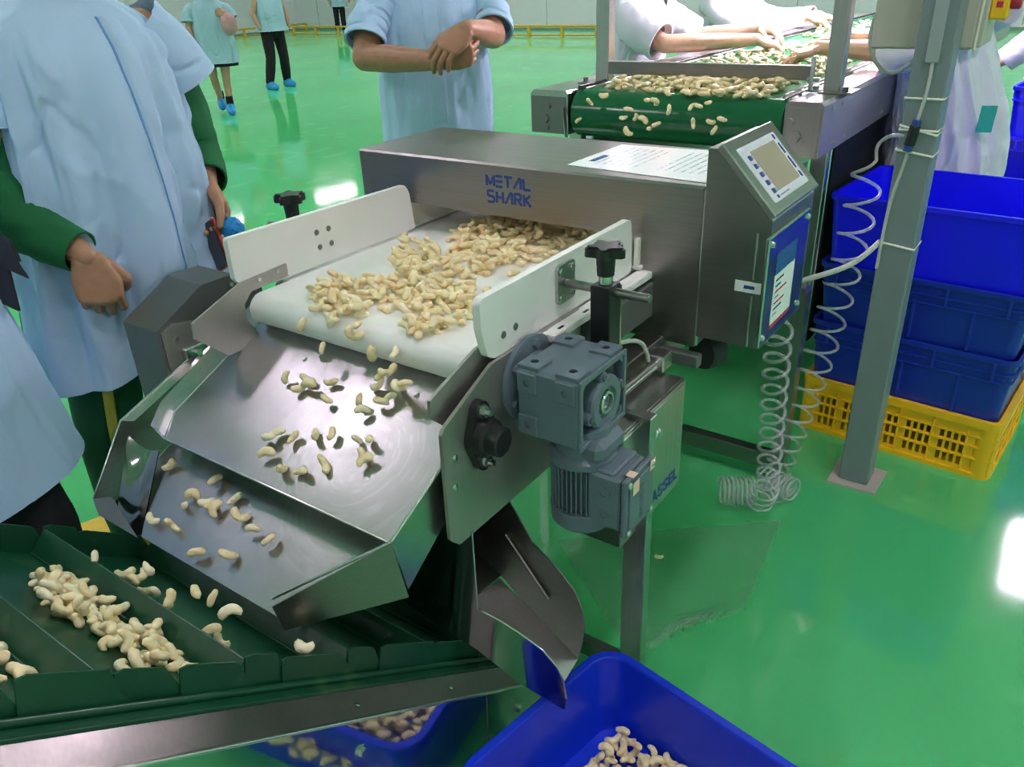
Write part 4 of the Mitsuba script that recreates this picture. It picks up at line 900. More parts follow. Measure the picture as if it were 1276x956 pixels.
def person(key, label, group, pos, face, Ht, skin_mat, armL, armR, handL=None, handR=None, legs=None, coat=None, coat_mat=None, slL=None, slR=None, head=True, lean=0.0, trousers=None, seed=1, nf=None, build=1.0, armr=1.0):
    a = math.radians(face); f = np.array([math.cos(a), math.sin(a), 0]); l = np.array([-f[1], f[0], 0]); k = Ht/1.70
    pos = np.array([pos[0], pos[1], 0.0]); W = lambda fo, si, z: pos+f*fo+l*si+np.array([0, 0, z])
    L(key, label, 'person', group)
    ln = lambda z: lean*max(0, z-.9)
    B = m3.Manifold()
    # torso
    tor = mhull(*[ball(W(ln(.92*k), s*.085, .92*k), .105*k) for s in (-1, 1)], *[ball(W(ln(1.12*k), s*.07, 1.12*k), .105*k) for s in (-1, 1)]) + \
          mhull(*[ball(W(ln(1.12*k), s*.07, 1.12*k), .105*k) for s in (-1, 1)], *[ball(W(ln(1.36*k), s*.135*build, 1.355*k), .075*k) for s in (-1, 1)], ball(W(ln(1.42*k), 0, 1.42*k), .06*k))
    B = B+tor+chain([(W(ln(1.38*k), 0, 1.38*k), .062*k), (W(ln(1.5*k)+.015, 0, 1.51*k), .054*k)])
    if head:
        hc = W(ln(1.58*k)+.03, 0, 1.585*k); q = lambda x, y, z: hc+k*(f*x+l*y+np.array([0, 0, z]))
        hd = mhull(ball(q(-.015, 0, .035), .085*k), ball(q(.02, 0, .03), .078*k), ball(q(.035, 0, -.035), .06*k), ball(q(.045, 0, -.085), .030*k), ball(q(-.03, 0, -.03), .07*k))
        hd = hd+mhull(ball(q(.098, 0, .02), .008*k), ball(q(.112, 0, -.022), .012*k), ball(q(.094, .014, -.026), .008*k), ball(q(.094, -.014, -.026), .008*k))
        for s in (-1, 1): hd = hd+mhull(ball(q(-.005, s*.083, .02), .010*k), ball(q(-.012, s*.092, .03), .010*k), ball(q(-.002, s*.080, -.022), .008*k))
        B = B+hd
    hips = [W(0, s*.095, .90*k) for s in (1, -1)]
    LG = legs or [[W(.02, .10, .48*k), W(-.02, .105, .09)], [W(.02, -.10, .48*k), W(-.02, -.105, .09)]]
    for h, (kn, an) in zip(hips, LG):
        kn, an = np.array(kn), np.array(an); cf = (kn*.68+an*.32)-f*.02
        B = B+chain([(h, .085*k), ((h+kn)/2, .072*k), (kn, .054*k), (cf, .052*k), (an, .036*k)])
        B = B+mhull(ball(an+[0, 0, -.045], .036), ball(an+f*.15+[0, 0, -.06], .026), ball(an-f*.04+[0, 0, -.055], .03))
    B = soften(B, .022, 8)
    for sd, arm in ((1, armL), (-1, armR)):
        if arm is None: continue
        sh = np.array(arm[0], float) if arm[0] is not None else W(ln(1.36*k), sd*.185*build*k, 1.375*k)
        el, wr = np.array(arm[1], float), np.array(arm[2], float)
        ka = k*armr; A_ = chain([(sh, .052*k), ((sh+el)/2, .046*ka), (el, .040*ka), (el*.65+wr*.35, .041*ka), (wr, .0255*ka)])
        B = B+soften(A_, .016, 6)
    for hd in (handL, handR):
        if hd is not None: B = B+hand(**hd)
    S(key+'__body', unman(B), skin_mat, True if False else 50)
    if head:
        cap = ball(hc+k*np.array([0, 0, .035])-f*.02*k, .098*k, 28); cap = cap+mhull(ball(q(-.05, 0, .02), .08*k), ball(q(-.06, 0, -.05), .06*k)); cap = cap-m3.Manifold.cube([.4, .4, .4], True).translate([float(v) for v in q(.0, 0, -.18)]) - mhull(*[ball(q(.13, s*.06, zz), .05*k) for s in (-1, 1) for zz in (-.05, .03)])
        S(key+'__hair', unman(soften(cap, .015, 6)), hair_m, 50)
        S(key+'__eye', unman(ball(q(.083, .031, .012), .0125*k, 12)), eye_m, 50); S(key+'__eye', unman(ball(q(.083, -.031, .012), .0125*k, 12)), eye_m, 50)
        S(key+'__mouth', unman(mhull(ball(q(.091, .018, -.058), .006*k, 10), ball(q(.098, 0, -.058), .007*k, 10), ball(q(.091, -.018, -.058), .006*k, 10))), lip_m, 50)
    if trousers:
        T_ = m3.Manifold(); T_ = T_+mhull(ball(W(0, .09, .93*k), .115*k), ball(W(0, -.09, .93*k), .115*k), ball(W(0, 0, .84*k), .10*k))
        for h, (kn, an) in zip(hips, LG):
            kn, an = np.array(kn), np.array(an); T_ = T_+chain([(h, .102*k), ((h+kn)/2, .092*k), (kn, .078*k), ((kn+an)/2, .078*k), (an+[0, 0, .03], .066*k)])
        S(key+'__trousers', unman(soften(T_, .018, 8)), trousers, 50)
    G = None
    if coat:
        msh, G = coat_rings([(z*k, w*build, d_, fo+ln(z*k), so) for z, w, d_, fo, so in coat['rings']], pos, f, l, seed, coat.get('amp', .012), hem_drop=coat.get('hem'), crumple=coat.get('crumple', 1.6), n=150, m=coat.get('m', 110))
        parts_ = [msh]
        for sl in (slL, slR):
            if sl is not None and sl.get('mat') is None: parts_.append(sleeve(sl['pts'], sl['rad'], seed+3, sl.get('amp', .007)))
        S(key+'__coat', J(*parts_), coat_mat, 60)
        for sl in (slL, slR):
            if sl is not None and sl.get('mat'): S(key+'__sleeve', sleeve(sl['pts'], sl['rad'], seed+5, sl.get('amp', .006)), sl['mat'], 60)
    return dict(W=W, f=f, l=l, G=G, k=k, LG=LG)
def overshoe(key, an, f, mat, name='shoe_cover'):
    an = np.array(an, float)
    M_ = mhull(ball(an+[0, 0, -.0], .056), ball(an-f*.055+[0, 0, -.045], .05), ball(an+f*.12+[0, 0, -.04], .054), ball(an+f*.175+[0, 0, -.05], .045))
    M_ = M_-m3.Manifold.cube([2, 2, .4], True).translate([float(an[0]), float(an[1]), -.198])
    S(key+'__'+name, unman(soften(M_, .012, 4)), mat, 50)
COAT = [(.58, .275, .175, .0, 0), (.75, .262, .165, .0, 0), (.95, .245, .155, .005, 0), (1.10, .232, .148, .008, 0), (1.22, .222, .140, .006, 0), (1.34, .215, .122, 0, 0), (1.405, .190, .098, -.005, 0), (1.445, .130, .078, -.005, 0), (1.475, .082, .068, 0, 0)]
def coatz(z0, dw=0.0, dd=0.0, base=COAT):
    r = [(z0, base[0][1]+dw, base[0][2]+dd, 0, 0)]+[(z, w+dw*max(0, (1.2-z)/.62), d_+dd*max(0, (1.2-z)/.62), fo, so) for z, w, d_, fo, so in base if z > z0+.05]
    return r
# man on the left, pale blue coat over green knit
PA = person('person', 'person in pale blue coat over green sleeves, holding a phone, large at the left', None, (-1.935, 1.005), 2, 1.745, skin_a,
    armL=(None, (-1.93, 1.262, 1.15), (-1.835, 1.215, 1.055)), armR=(None, (-1.945, .765, 1.115), (-1.752, .822, .985)),
    handL=dict(w=(-1.832, 1.213, 1.05), d=(.35, .02, -.94), n=(-.1, -1, -.05), thumb=(1, -.2, 0), grip=((.5, .9, .5), (.6, .9, .5), (.7, .9, .5), (.7, .9, .5)), tcurl=.3),
    handR=dict(w=(-1.748, .823, .978), d=(.10, .03, -.99), n=(-.93, .38, .0), thumb=(.7, .6, 0), grip=((.55, .9, .5), (.75, 1.0, .6), (.85, 1.1, .6), (.9, 1.1, .6)), tcurl=1.0, size=1.14),
    legs=[[(-1.91, 1.11, .48), (-1.955, 1.12, .09)], [(-1.90, .825, .48), (-1.93, .835, .09)]],
    coat=dict(rings=coatz(.645, .0, .0), amp=.022, crumple=2.3, m=170, hem=lambda t: .012*np.sin(2*t+1)), coat_mat=pale_blue,
    slR=dict(pts=[(-1.935, .825, 1.40), (-1.955, .775, 1.16), (-1.915, .775, 1.085), (-1.762, .819, .995)], rad=(.070, .074, .070, .048), mat=green_knit, amp=.008),
    slL=dict(pts=[(-1.935, 1.19, 1.41), (-1.93, 1.255, 1.18), (-1.92, 1.26, 1.13), (-1.838, 1.217, 1.06)], rad=(.068, .070, .068, .052), mat=green_knit, amp=.008),
    trousers=green_trouser, seed=11)
KA = 'person'
for _p in ([(-1.935, .845, 1.43), (-1.94, .808, 1.36), (-1.948, .79, 1.265)], [(-1.935, 1.17, 1.44), (-1.935, 1.225, 1.36), (-1.928, 1.262, 1.285)]): S(KA+'__coat__sleeve_end', sleeve(_p, (.075, .090, .098), 21, .008, fq=1.6), pale_blue, 60)
S(KA+'__coat__placket', strip_on(PA['G'], .10, .32, .01, .93, .006), pale_blue, 60)
S(KA+'__coat__placket_shade_line', strip_on(PA['G'], .085, .10, .01, .93, .0035), M('edge_blue', (.17, .32, .62), .7), 60)  # shadow along the placket, painted as a narrow darker blue strip
S(KA+'__coat__collar_piece', tube(smoothpath([PA['W'](-.07, .02, 1.50), PA['W'](-.02, .075, 1.495), PA['W'](.06, .05, 1.47)], 20), .012, 8), pale_blue, True)
S(KA+'__coat__collar_piece', tube(smoothpath([PA['W'](-.07, -.02, 1.50), PA['W'](-.02, -.075, 1.495), PA['W'](.06, -.05, 1.47)], 20), .012, 8), pale_blue, True)
def leg_stripe(kn, an, off, mat):
    kn, an = np.array(kn), np.array(an); return tube([kn+off+[0, 0, .15], kn+off, (kn+an)/2+off, an+off*.9], .012, 8)
S(KA+'__trousers__stripe', tube([(-1.825, .815, .64), (-1.822, .800, .54), (-1.824, .795, .46), (-1.842, .80, .28), (-1.862, .81, .12)], .013, 8), M('stripe', (.50, .42, .06), .6), True)
for an in PA['LG']: overshoe(KA, an[1], PA['f'], black_cloth, 'shoe')
S('mobile_phone__shell', slab([(-1.77, 1.165, .985), (-1.715, 1.150, .875), (-1.765, 1.150, .845), (-1.822, 1.165, .955)], .006, .006), M('phone_red', (.55, .10, .06), .3))
S('mobile_phone__screen', slab([(-1.770, 1.1595, .980), (-1.7185, 1.1455, .878), (-1.764, 1.1455, .851), (-1.818, 1.1595, .957)][::-1], .0012), M('phone_dark', (.03, .03, .035), .15))
S('mobile_phone__card', slab([(-1.80, 1.170, .975), (-1.775, 1.168, .985), (-1.735, 1.156, .89), (-1.76, 1.157, .88)], .002), cream)
L('mobile_phone', 'phone in a red folding case held in the hand of the person in green sleeves', 'phone')
m = trimesh.creation.icosphere(4, .032); v = np.array(m.vertices); m.vertices = v*(1+.55*(meshkit.fbm(v*70+3, 3)-.5))[:, None]*[1, .8, 1.15]+[-1.735, 1.195, .945]
S('crumpled_wrapper', m, shoe_blue, 50); L('crumpled_wrapper', 'crumpled blue plastic overshoe held in the fingers above the white side guide', 'overshoe')
# person cut by the left edge, lower
PB = person('person_001', 'person in blue coat and black trousers cut off by the left edge', None, (-1.815, .39), 10, 1.62, skin_a,
    armL=(None, (-1.91, .55, 1.08), (-1.93, .51, .90)), armR=(None, (-1.88, .13, 1.06), (-1.76, .11, .86)),
    legs=[[(-1.69, .53, .47), (-1.80, .56, .09)], [(-1.75, .30, .46), (-1.85, .29, .09)]],
    coat=dict(rings=coatz(.60, .03, .05), amp=.014), coat_mat=sky_blue, trousers=black_cloth, seed=23,
    slL=dict(pts=[(-1.82, .56, 1.31), (-1.91, .56, 1.15), (-1.915, .55, 1.05)], rad=(.07, .085, .09)), slR=dict(pts=[(-1.82, .22, 1.31), (-1.87, .15, 1.14), (-1.88, .13, 1.04)], rad=(.07, .085, .09)))
for an in PB['LG']: overshoe('person_001', an[1], PB['f'], black_cloth, 'shoe')
S('person_001__coat__slit_edge', strip_on(PB['G'], -.62, -.59, .0, .5, .004), 'm_edge_blue', 60)
# man with folded arms behind the detector head
PC = person('person_002', 'person with folded bare arms in sky blue coat behind the metal detector head', None, (-2.33, 2.72), -47, 1.74, skin_c,
    armL=((-2.18, 2.90, 1.41), (-2.05, 2.77, 1.285), (-1.96, 2.49, 1.327)), armR=((-2.47, 2.54, 1.40), (-2.415, 2.41, 1.23), (-2.04, 2.435, 1.222)),
    handL=dict(w=(-1.962, 2.485, 1.325), d=(-.45, -.66, -.58), n=(-.35, .45, -.75), thumb=(-.3, -.3, .9), grip=((.35, .5, .3), (.4, .55, .3), (.4, .55, .3), (.4, .55, .3)), tcurl=.2, size=1.25),
    handR=dict(w=(-2.035, 2.44, 1.224), d=(.62, .66, .22), n=(-.6, .5, .2), thumb=(0, 0, 1), grip=((.8, 1.1, .7), (.8, 1.1, .7), (.8, 1.1, .7), (.8, 1.1, .7)), tcurl=.0, size=1.22),
    coat=dict(rings=coatz(.62, -.03, -.01), amp=.014), coat_mat=sky_blue, trousers=black_cloth, seed=37, armr=1.22,
    slL=dict(pts=[(-2.20, 2.88, 1.42), (-2.12, 2.86, 1.36), (-2.07, 2.80, 1.30)], rad=(.07, .076, .08), amp=.012),
    slR=dict(pts=[(-2.44, 2.56, 1.43), (-2.44, 2.49, 1.36), (-2.42, 2.43, 1.285)], rad=(.075, .080, .084), amp=.012))
S('person_002__coat__placket', strip_on(PC['G'], -.11, .11, .01, .93, .005), sky_blue, 60)
for an in PC['LG']: overshoe('person_002', an[1], PC['f'], shoe_blue)
# people far behind
PD = person('person_003', 'woman in dull blue coat and black skirt walking with a pink bag, in the background', None, (-9.55, 6.86), -36, 1.60, skin_d,
    armL=(None, (-9.33, 7.05, 1.10), (-9.28, 6.92, 1.20)), armR=(None, (-9.67, 6.62, 1.08), (-9.60, 6.58, .88)),
    handL=dict(w=(-9.28, 6.92, 1.2), d=(-.6, -.5, .1), n=(-.5, .5, -.2), thumb=(0, 0, 1), fine=.006), handR=dict(w=(-9.6, 6.58, .88), d=(.1, .0, -1), n=(.3, .6, 0), thumb=(.8, -.6, 0), fine=.006),
    legs=[[(-9.44, 6.86, .45), (-9.42, 6.83, .09)], [(-9.62, 6.80, .45), (-9.72, 6.92, .13)]],
    coat=dict(rings=coatz(.66, .0, .03), amp=.02), coat_mat=dull_blue, seed=41,
    slL=dict(pts=[(-9.48, 6.98, 1.30), (-9.40, 7.04, 1.22), (-9.36, 7.06, 1.14)], rad=(.06, .075, .08)), slR=dict(pts=[(-9.63, 6.73, 1.30), (-9.68, 6.66, 1.22), (-9.68, 6.63, 1.12)], rad=(.06, .08, .085)))
for an in PD['LG']:
    overshoe('person_003', an[1], PD['f'], shoe_blue)
    S('person_003__sock', cyl(np.array(an[1])+[0, 0, .02], np.array(an[1])+[0, 0, .13], .046, 16), black_cloth, 30)
sk, _ = coat_rings([(.585, .255, .185, .0, 0), (.7, .235, .165, 0, 0), (.95, .17, .12, 0, 0)], (-9.55, 6.86, 0), PD['f'], PD['l'], 5, .02, n=90, m=30)
S('person_003__skirt', sk, black_cloth, 60)
m = trimesh.creation.icosphere(4, 1.0); v = np.array(m.vertices); m.vertices = v*[.10, .10, .13]*(1+.4*(meshkit.fbm(v*1.6+3, 3)-.5))[:, None]+[-9.27, 6.93, 1.08]
S('shoulder_bag', m, M('bag_pink', (.52, .26, .28), .7), 50); L('shoulder_bag', 'pink soft bag hugged by the walking woman in the background', 'bag')
PE = person('person_004', 'person in a dull blue coat and black trousers standing far back on the green floor', None, (-11.02, 9.02), -10, 1.66, skin_d,
    armL=(None, (-11.0, 9.32, 1.1), (-10.9, 9.28, .9)), armR=(None, (-11.05, 8.72, 1.1), (-10.95, 8.74, .9)),
    coat=dict(rings=coatz(.87, -.01, .0), amp=.014), coat_mat=dull_blue, trousers=black_cloth, seed=51, legs=[[(-11.0, 9.16, .47), (-11.08, 9.22, .09)], [(-10.98, 8.88, .47), (-11.0, 8.80, .09)]])
for an in PE['LG']: overshoe('person_004', an[1], PE['f'], shoe_blue)
PF = person('person_005', 'smallest person, by the far wall, half hidden behind the person with folded arms', None, (-20.55, 19.6), -45, 1.68, skin_d,
    armL=(None, (-20.3, 19.85, 1.1), (-20.25, 19.8, .9)), armR=(None, (-20.75, 19.4, 1.1), (-20.65, 19.35, .9)), coat=dict(rings=coatz(.80, -.01, .0), amp=.014), coat_mat=dull_blue, trousers=black_cloth, seed=61)
for an in PF['LG']: overshoe('person_005', an[1], PF['f'], shoe_blue)
# sorters in white
WCOAT = [(.62, .26, .17, 0, 0), (.9, .235, .16, 0, 0), (1.10, .215, .145, 0, 0), (1.30, .205, .12, 0, 0), (1.385, .18, .10, 0, 0), (1.43, .12, .08, 0, 0), (1.46, .08, .07, 0, 0)]
PW = person('person_006', 'sorter in white coat left of the sorting conveyor, both bare forearms over the belt', None, (-1.93, 3.62), 5, 1.60, skin_w,
    armL=(None, (-1.74, 3.98, 1.19), (-1.40, 4.02, 1.225)), armR=(None, (-1.60, 3.40, 1.205), (-1.27, 3.60, 1.21)), lean=.25,
    handL=dict(w=(-1.40, 4.02, 1.225), d=(.9, -.25, -.25), n=(0, -.2, -1), thumb=(0, -1, 0), fine=.004), handR=dict(w=(-1.27, 3.60, 1.21), d=(.8, .45, -.3), n=(0, .1, -1), thumb=(0, 1, 0), fine=.004),
    coat=dict(rings=WCOAT, amp=.016), coat_mat=coat_white, trousers=coat_white, seed=71,
    slL=dict(pts=[(-1.84, 3.80, 1.33), (-1.78, 3.90, 1.26), (-1.72, 3.97, 1.21)], rad=(.07, .08, .075)), slR=dict(pts=[(-1.85, 3.47, 1.34), (-1.74, 3.42, 1.27), (-1.62, 3.40, 1.215)], rad=(.075, .085, .082)))
for an in PW['LG']: overshoe('person_006', an[1], PW['f'], shoe_blue)
PX = person('person_007', 'second sorter in long-sleeved white coat further up the sorting conveyor, at its left side', None, (-1.98, 4.75), 0, 1.60, skin_w,
    armL=(None, (-1.75, 5.1, 1.2), (-1.45, 5.1, 1.22)), armR=(None, (-1.72, 4.50, 1.22), (-1.44, 4.86, 1.225)), lean=.2,
    handL=dict(w=(-1.45, 5.1, 1.22), d=(1, 0, -.25), n=(0, 0, -1), thumb=(0, -1, 0), fine=.006), handR=dict(w=(-1.44, 4.86, 1.225), d=(.8, .35, -.3), n=(0, .1, -1), thumb=(0, 1, 0), fine=.005),
    coat=dict(rings=WCOAT, amp=.016), coat_mat=coat_white, trousers=coat_white, seed=81,
    slL=dict(pts=[(-1.88, 4.95, 1.33), (-1.75, 5.1, 1.21), (-1.48, 5.1, 1.22)], rad=(.07, .07, .05)), slR=dict(pts=[(-1.88, 4.57, 1.33), (-1.72, 4.50, 1.23), (-1.48, 4.81, 1.228)], rad=(.075, .07, .05)))
for an in PX['LG']: overshoe('person_007', an[1], PX['f'], shoe_blue)
PY = person('person_008', 'sorter in white coat with teal badge behind the steel post and electrical box', None, (-.43, 3.36), 174, 1.62, skin_w,
    armL=(None, (-.57, 3.16, 1.205), (-.90, 3.22, 1.215)), armR=(None, (-.62, 3.75, 1.2), (-.95, 3.72, 1.22)), lean=.22,
    handL=dict(w=(-.90, 3.22, 1.213), d=(-.85, -.40, -.28), n=(0, 0, -1), thumb=(0, 1, 0), grip=((.35, .4, .3),)*4, fine=.004), handR=dict(w=(-.95, 3.72, 1.22), d=(-.9, -.2, -.25), n=(0, 0, -1), thumb=(0, -1, 0), fine=.005),
    coat=dict(rings=[(z, w*.98, d_*1.04, fo+.0, so) for z, w, d_, fo, so in WCOAT], amp=.026, crumple=2.6), coat_mat=coat_white, trousers=black_cloth, seed=93,
    slL=dict(pts=[(-.44, 3.19, 1.34), (-.53, 3.15, 1.24), (-.66, 3.17, 1.205)], rad=(.085, .085, .07)), slR=dict(pts=[(-.38, 3.62, 1.34), (-.58, 3.74, 1.22), (-.70, 3.74, 1.205)], rad=(.08, .075, .06)))
for an in PY['LG']: overshoe('person_008', an[1], PY['f'], shoe_blue)
S('person_008__coat__badge', slab([(-.33, 3.135, .965), (-.285, 3.15, .965), (-.282, 3.155, 1.05), (-.327, 3.14, 1.05)], .003), M('teal', (.03, .42, .32), .4))
PZ = person('person_009', 'worker in white coat at the right edge behind the far tote stack', None, (-.20, 5.25), 200, 1.62, skin_w,
    armL=(None, (-.33, 4.98, 1.1), (-.48, 4.98, 1.0)), armR=(None, (-.28, 5.5, 1.1), (-.48, 5.45, 1.0)),
    coat=dict(rings=WCOAT, amp=.02), coat_mat=coat_white, trousers=coat_white, seed=97,
    slL=dict(pts=[(-.22, 5.07, 1.34), (-.32, 4.99, 1.15), (-.46, 4.98, 1.01)], rad=(.08, .075, .06)), slR=dict(pts=[(-.22, 5.43, 1.34), (-.28, 5.5, 1.13), (-.46, 5.45, 1.01)], rad=(.08, .075, .06)))
for an in PZ['LG']: overshoe('person_009', an[1], PZ['f'], shoe_blue)
# black pouch hanging at the left edge

pouch = [[-1.828, 0.67, 1.111], [-1.781, 0.685, 1.08], [-1.751, 0.692, 1.057], [-1.73, 0.684, 1.02], [-1.706, 0.681, 0.988], [-1.746, 0.665, 1.008], [-1.714, 0.637, 0.929], [-1.745, 0.625, 0.946], [-1.788, 0.602, 0.959], [-1.84, .60, 1.02]]
_o = np.array([.55, -.62, .25]); _o /= np.linalg.norm(_o); _q = np.array(pouch); _c0 = _q.mean(0); _q = _q-((_q-_c0)@_o)[:, None]*_o
S('black_pouch__flap', slab(_q[[0, 1, 2, 3, 4, 5, 9]][::-1]+_o*.014, .008), M('black_leather', (.012, .012, .018), .3))
S('black_pouch__body', slab(_q[[0, 1, 2, 3, 5, 6, 7, 8, 9]][::-1], .012), 'm_black_leather')
S('black_pouch__strap', tube(smoothpath([_q[0]+_o*.01, (-1.875, .60, 1.16), (-1.915, .56, 1.22), (-1.86, .55, 1.36)], 24), .007, 8), 'm_black_leather', True)
L('black_pouch', 'black leather pouch with pointed flaps hanging at the left edge before the blue coat', 'pouch')

# ---- cashew kernels
def kernel(bend, fat, ln, seed):
    """a kidney-shaped kernel lying flat, about ln long"""
    n, k = 13, 9; t = np.linspace(-1, 1, n); R = ln/(2*math.sin(bend))*.82; a = t*bend; Rg = np.random.default_rng(seed)
    C = np.c_[R*np.sin(a), R*np.cos(a)-R*(1+math.cos(bend))/2, np.zeros(n)]
    r = fat*np.sqrt(np.clip(1-np.abs(t)**3.2, 0, 1))*(1+.10*t); r[0] = r[-1] = fat*.12
    T_ = np.gradient(C, axis=0); T_ /= np.linalg.norm(T_, axis=1, keepdims=True); N_ = np.c_[-T_[:, 1], T_[:, 0], np.zeros(n)]
    th = np.arange(k)*2*math.pi/k; V = []
    for i in range(n):
        for q in th:
            o = math.cos(q); V.append(C[i]+N_[i]*r[i]*o*1.08+np.array([0, 0, 1])*r[i]*math.sin(q)*.90)
    V = np.array(V); V += Rg.normal(0, .0003, V.shape); F = []
    for i in range(n-1):
        for j in range(k):
            j2 = (j+1) % k; F += [(i*k+j, i*k+j2, (i+1)*k+j2), (i*k+j, (i+1)*k+j2, (i+1)*k+j)]
    c0, c1 = len(V), len(V)+1; V = np.vstack([V, C[0]-T_[0]*fat*.12, C[-1]+T_[-1]*fat*.12])
    for j in range(k):
        j2 = (j+1) % k; F += [(c0, j2, j), (c1, (n-1)*k+j, (n-1)*k+j2)]
    m = tm(V, F)
    if m.volume < 0: m.invert()
    return m
KERN = [kernel(b, f_, l_, i) for i, (b, f_, l_) in enumerate(((1.55, .0070, .031), (1.30, .0068, .032), (1.75, .0072, .031), (1.10, .0070, .031), (1.45, .0076, .031), (1.25, .0062, .029)))]
def _nut(p, n, uv): return mix((.90, .76, .47), (.82, .62, .34), smoothstep(.45, .75, fbm(p.x*70, p.y*70, p.z*70, 3)))
nut_m = M('cashew', proc(_nut), .48, 0, .4)
nut_pale = M('cashew_pale', (.92, .81, .56), .45, 0, .4)
KD = [[mikit.ply(m, x, True) for x in (nut_m, nut_pale)] for m in KERN]
NK = [0]; REST = []
def rot_rand(flat=.35):
    a, b, c = rng.uniform(0, 360), rng.normal(0, 1)*flat*60, rng.normal(0, 1)*flat*60
    return T().rotate([0, 0, 1], a).rotate([1, 0, 0], b).rotate([0, 1, 0], c)
def basis(up):
    a, b, d = frame(up); Mx = np.eye(4); Mx[:3, 0], Mx[:3, 1], Mx[:3, 2] = a, b, d
    if np.linalg.det(Mx[:3, :3]) < 0: Mx[:3, 0] *= -1
    return T(Mx.tolist())
LAB = {}
def put(p, up=(0, 0, 1), flat=.35, label=None, group=None, scale=None, own=True):
    v = rng.integers(0, len(KERN)); s = scale or rng.uniform(.92, 1.12)
    tw = T().translate([float(q) for q in p]) @ basis(up) @ rot_rand(flat) @ T().scale(float(s))
    if own:
        key = 'cashew' if NK[0] == 0 else 'cashew_%03d' % NK[0]; NK[0] += 1
        scene[key] = {**KD[v][0 if rng.random() < .75 else 1], 'to_world': tw}; L(key, label, 'cashew', group)
    else: REST.append((v, np.array(tw.matrix)))
def scatter(poly, count, dens_sep, seed, inside=None):
    """points in a polygon, loosely separated; returns (x, y, layer)"""
    Rg = np.random.default_rng(seed); x0, y0, x1, y1 = poly.bounds; pts = []; tries = 0
    while len(pts) < count and tries < count*60:
        tries += 1; q = Rg.uniform((x0, y0), (x1, y1))
        if not poly.contains(Point(q)): continue
        lay = 0
        if pts:
            A_ = np.array(pts); d = np.hypot(A_[:, 0]-q[0], A_[:, 1]-q[1]); near = A_[d < dens_sep]
            if len(near): 
                if (d < dens_sep*.55).any() and Rg.random() < .75: continue
                lay = near[:, 2].max()+1
            if lay > 2: continue
        pts.append((q[0], q[1], lay))
    return pts
BELT = {
  'P1': [[-1.184, 0.952], [-1.279, 1.049], [-1.294, 1.109], [-1.25, 1.133], [-1.143, 1.092], [-1.073, 1.025], [-1.066, 0.973], [-1.115, 0.962], [-1.141, 0.952]],
  'P2': [[-1.169, 1.088], [-1.177, 1.209], [-1.181, 1.268], [-1.123, 1.268], [-1.048, 1.166], [-1.07, 1.091], [-1.104, 1.057]],
  'P3': [[-1.046, 1.065], [-1.077, 1.123], [-1.047, 1.177], [-1.001, 1.236], [-0.901, 1.122], [-0.878, 1.045], [-0.892, 0.981], [-0.939, 0.955], [-0.983, 1.006]],
  'P4': [[-1.279, 1.293], [-1.317, 1.364], [-1.246, 1.401], [-1.154, 1.314], [-1.145, 1.226], [-1.203, 1.225]],
  'P5': [[-1.132, 1.294], [-1.191, 1.395], [-1.123, 1.431], [-1.038, 1.442], [-0.988, 1.372], [-1.004, 1.274], [-1.049, 1.22]],
  'P6': [[-1.241, 1.44], [-1.261, 1.529], [-1.11, 1.546], [-0.971, 1.546], [-0.94, 1.461], [-0.973, 1.38], [-1.093, 1.392], [-1.172, 1.371]],
  'P7': [[-1.275, 1.514], [-1.268, 1.624], [-1.185, 1.727], [-1.005, 1.717], [-0.935, 1.615], [-0.955, 1.52], [-1.091, 1.518], [-1.199, 1.499]]}
SINGLES = [[-1.229, 1.162], [-1.322, 1.405], [-0.935, 1.161], [-1.059, 1.028], [-0.954, 1.323], [-0.926, 1.327], [-0.936, 1.211], [-0.98, 1.135], [-1.032, 1.311]]
NOSE = [[-1.208, 0.945, 0.893], [-1.128, 0.92, 0.869], [-1.051, 0.938, 0.914], [-1.041, 0.940, 0.930], [-0.942, 0.925, 0.901], [-0.957, 0.91, 0.868], [-0.97, 0.91, 0.851], [-0.936, 0.91, 0.873], [-0.916, 0.9, 0.853], [-0.896, 0.9, 0.862], [-1.0, 0.93, 0.885], [-1.109, 0.940, 0.919]]
PAN = [[-1.193, 0.873, 0.81], [-1.148, 0.863, 0.805], [-1.142, 0.883, 0.815], [-1.087, 0.893, 0.82], [-1.064, 0.859, 0.804], [-0.995, 0.877, 0.813], [-0.972, 0.86, 0.804], [-0.949, 0.887, 0.817], [-0.936, 0.898, 0.823], [-0.931, 0.924, 0.836], [-0.984, 0.916, 0.832], [-1.113, 0.77, 0.759], [-1.073, 0.774, 0.761], [-1.034, 0.794, 0.771], [-1.002, 0.804, 0.776], [-0.94, 0.81, 0.779], [-0.916, 0.82, 0.784], [-1.1, 0.73, 0.739], [-1.046, 0.721, 0.734], [-0.972, 0.752, 0.749], [-0.911, 0.789, 0.768], [-0.896, 0.782, 0.765], [-1.006, 0.725, 0.736], [-1.123, 0.758, 0.753], [-1.127, 0.872, 0.81]]
LOW = [[-1.235, 0.697, 0.653], [-1.215, 0.658, 0.635], [-1.254, 0.655, 0.634], [-1.193, 0.652, 0.632], [-1.159, 0.682, 0.646], [-1.256, 0.636, 0.625], [-1.179, 0.654, 0.633], [-1.241, 0.595, 0.607], [-1.142, 0.575, 0.598], [-1.079, 0.599, 0.609], [-1.024, 0.648, 0.631], [-1.07, 0.65, 0.632], [-1.296, 0.59, 0.606], [-1.371, 0.684, 0.65], [-1.12, 0.665, 0.638]]
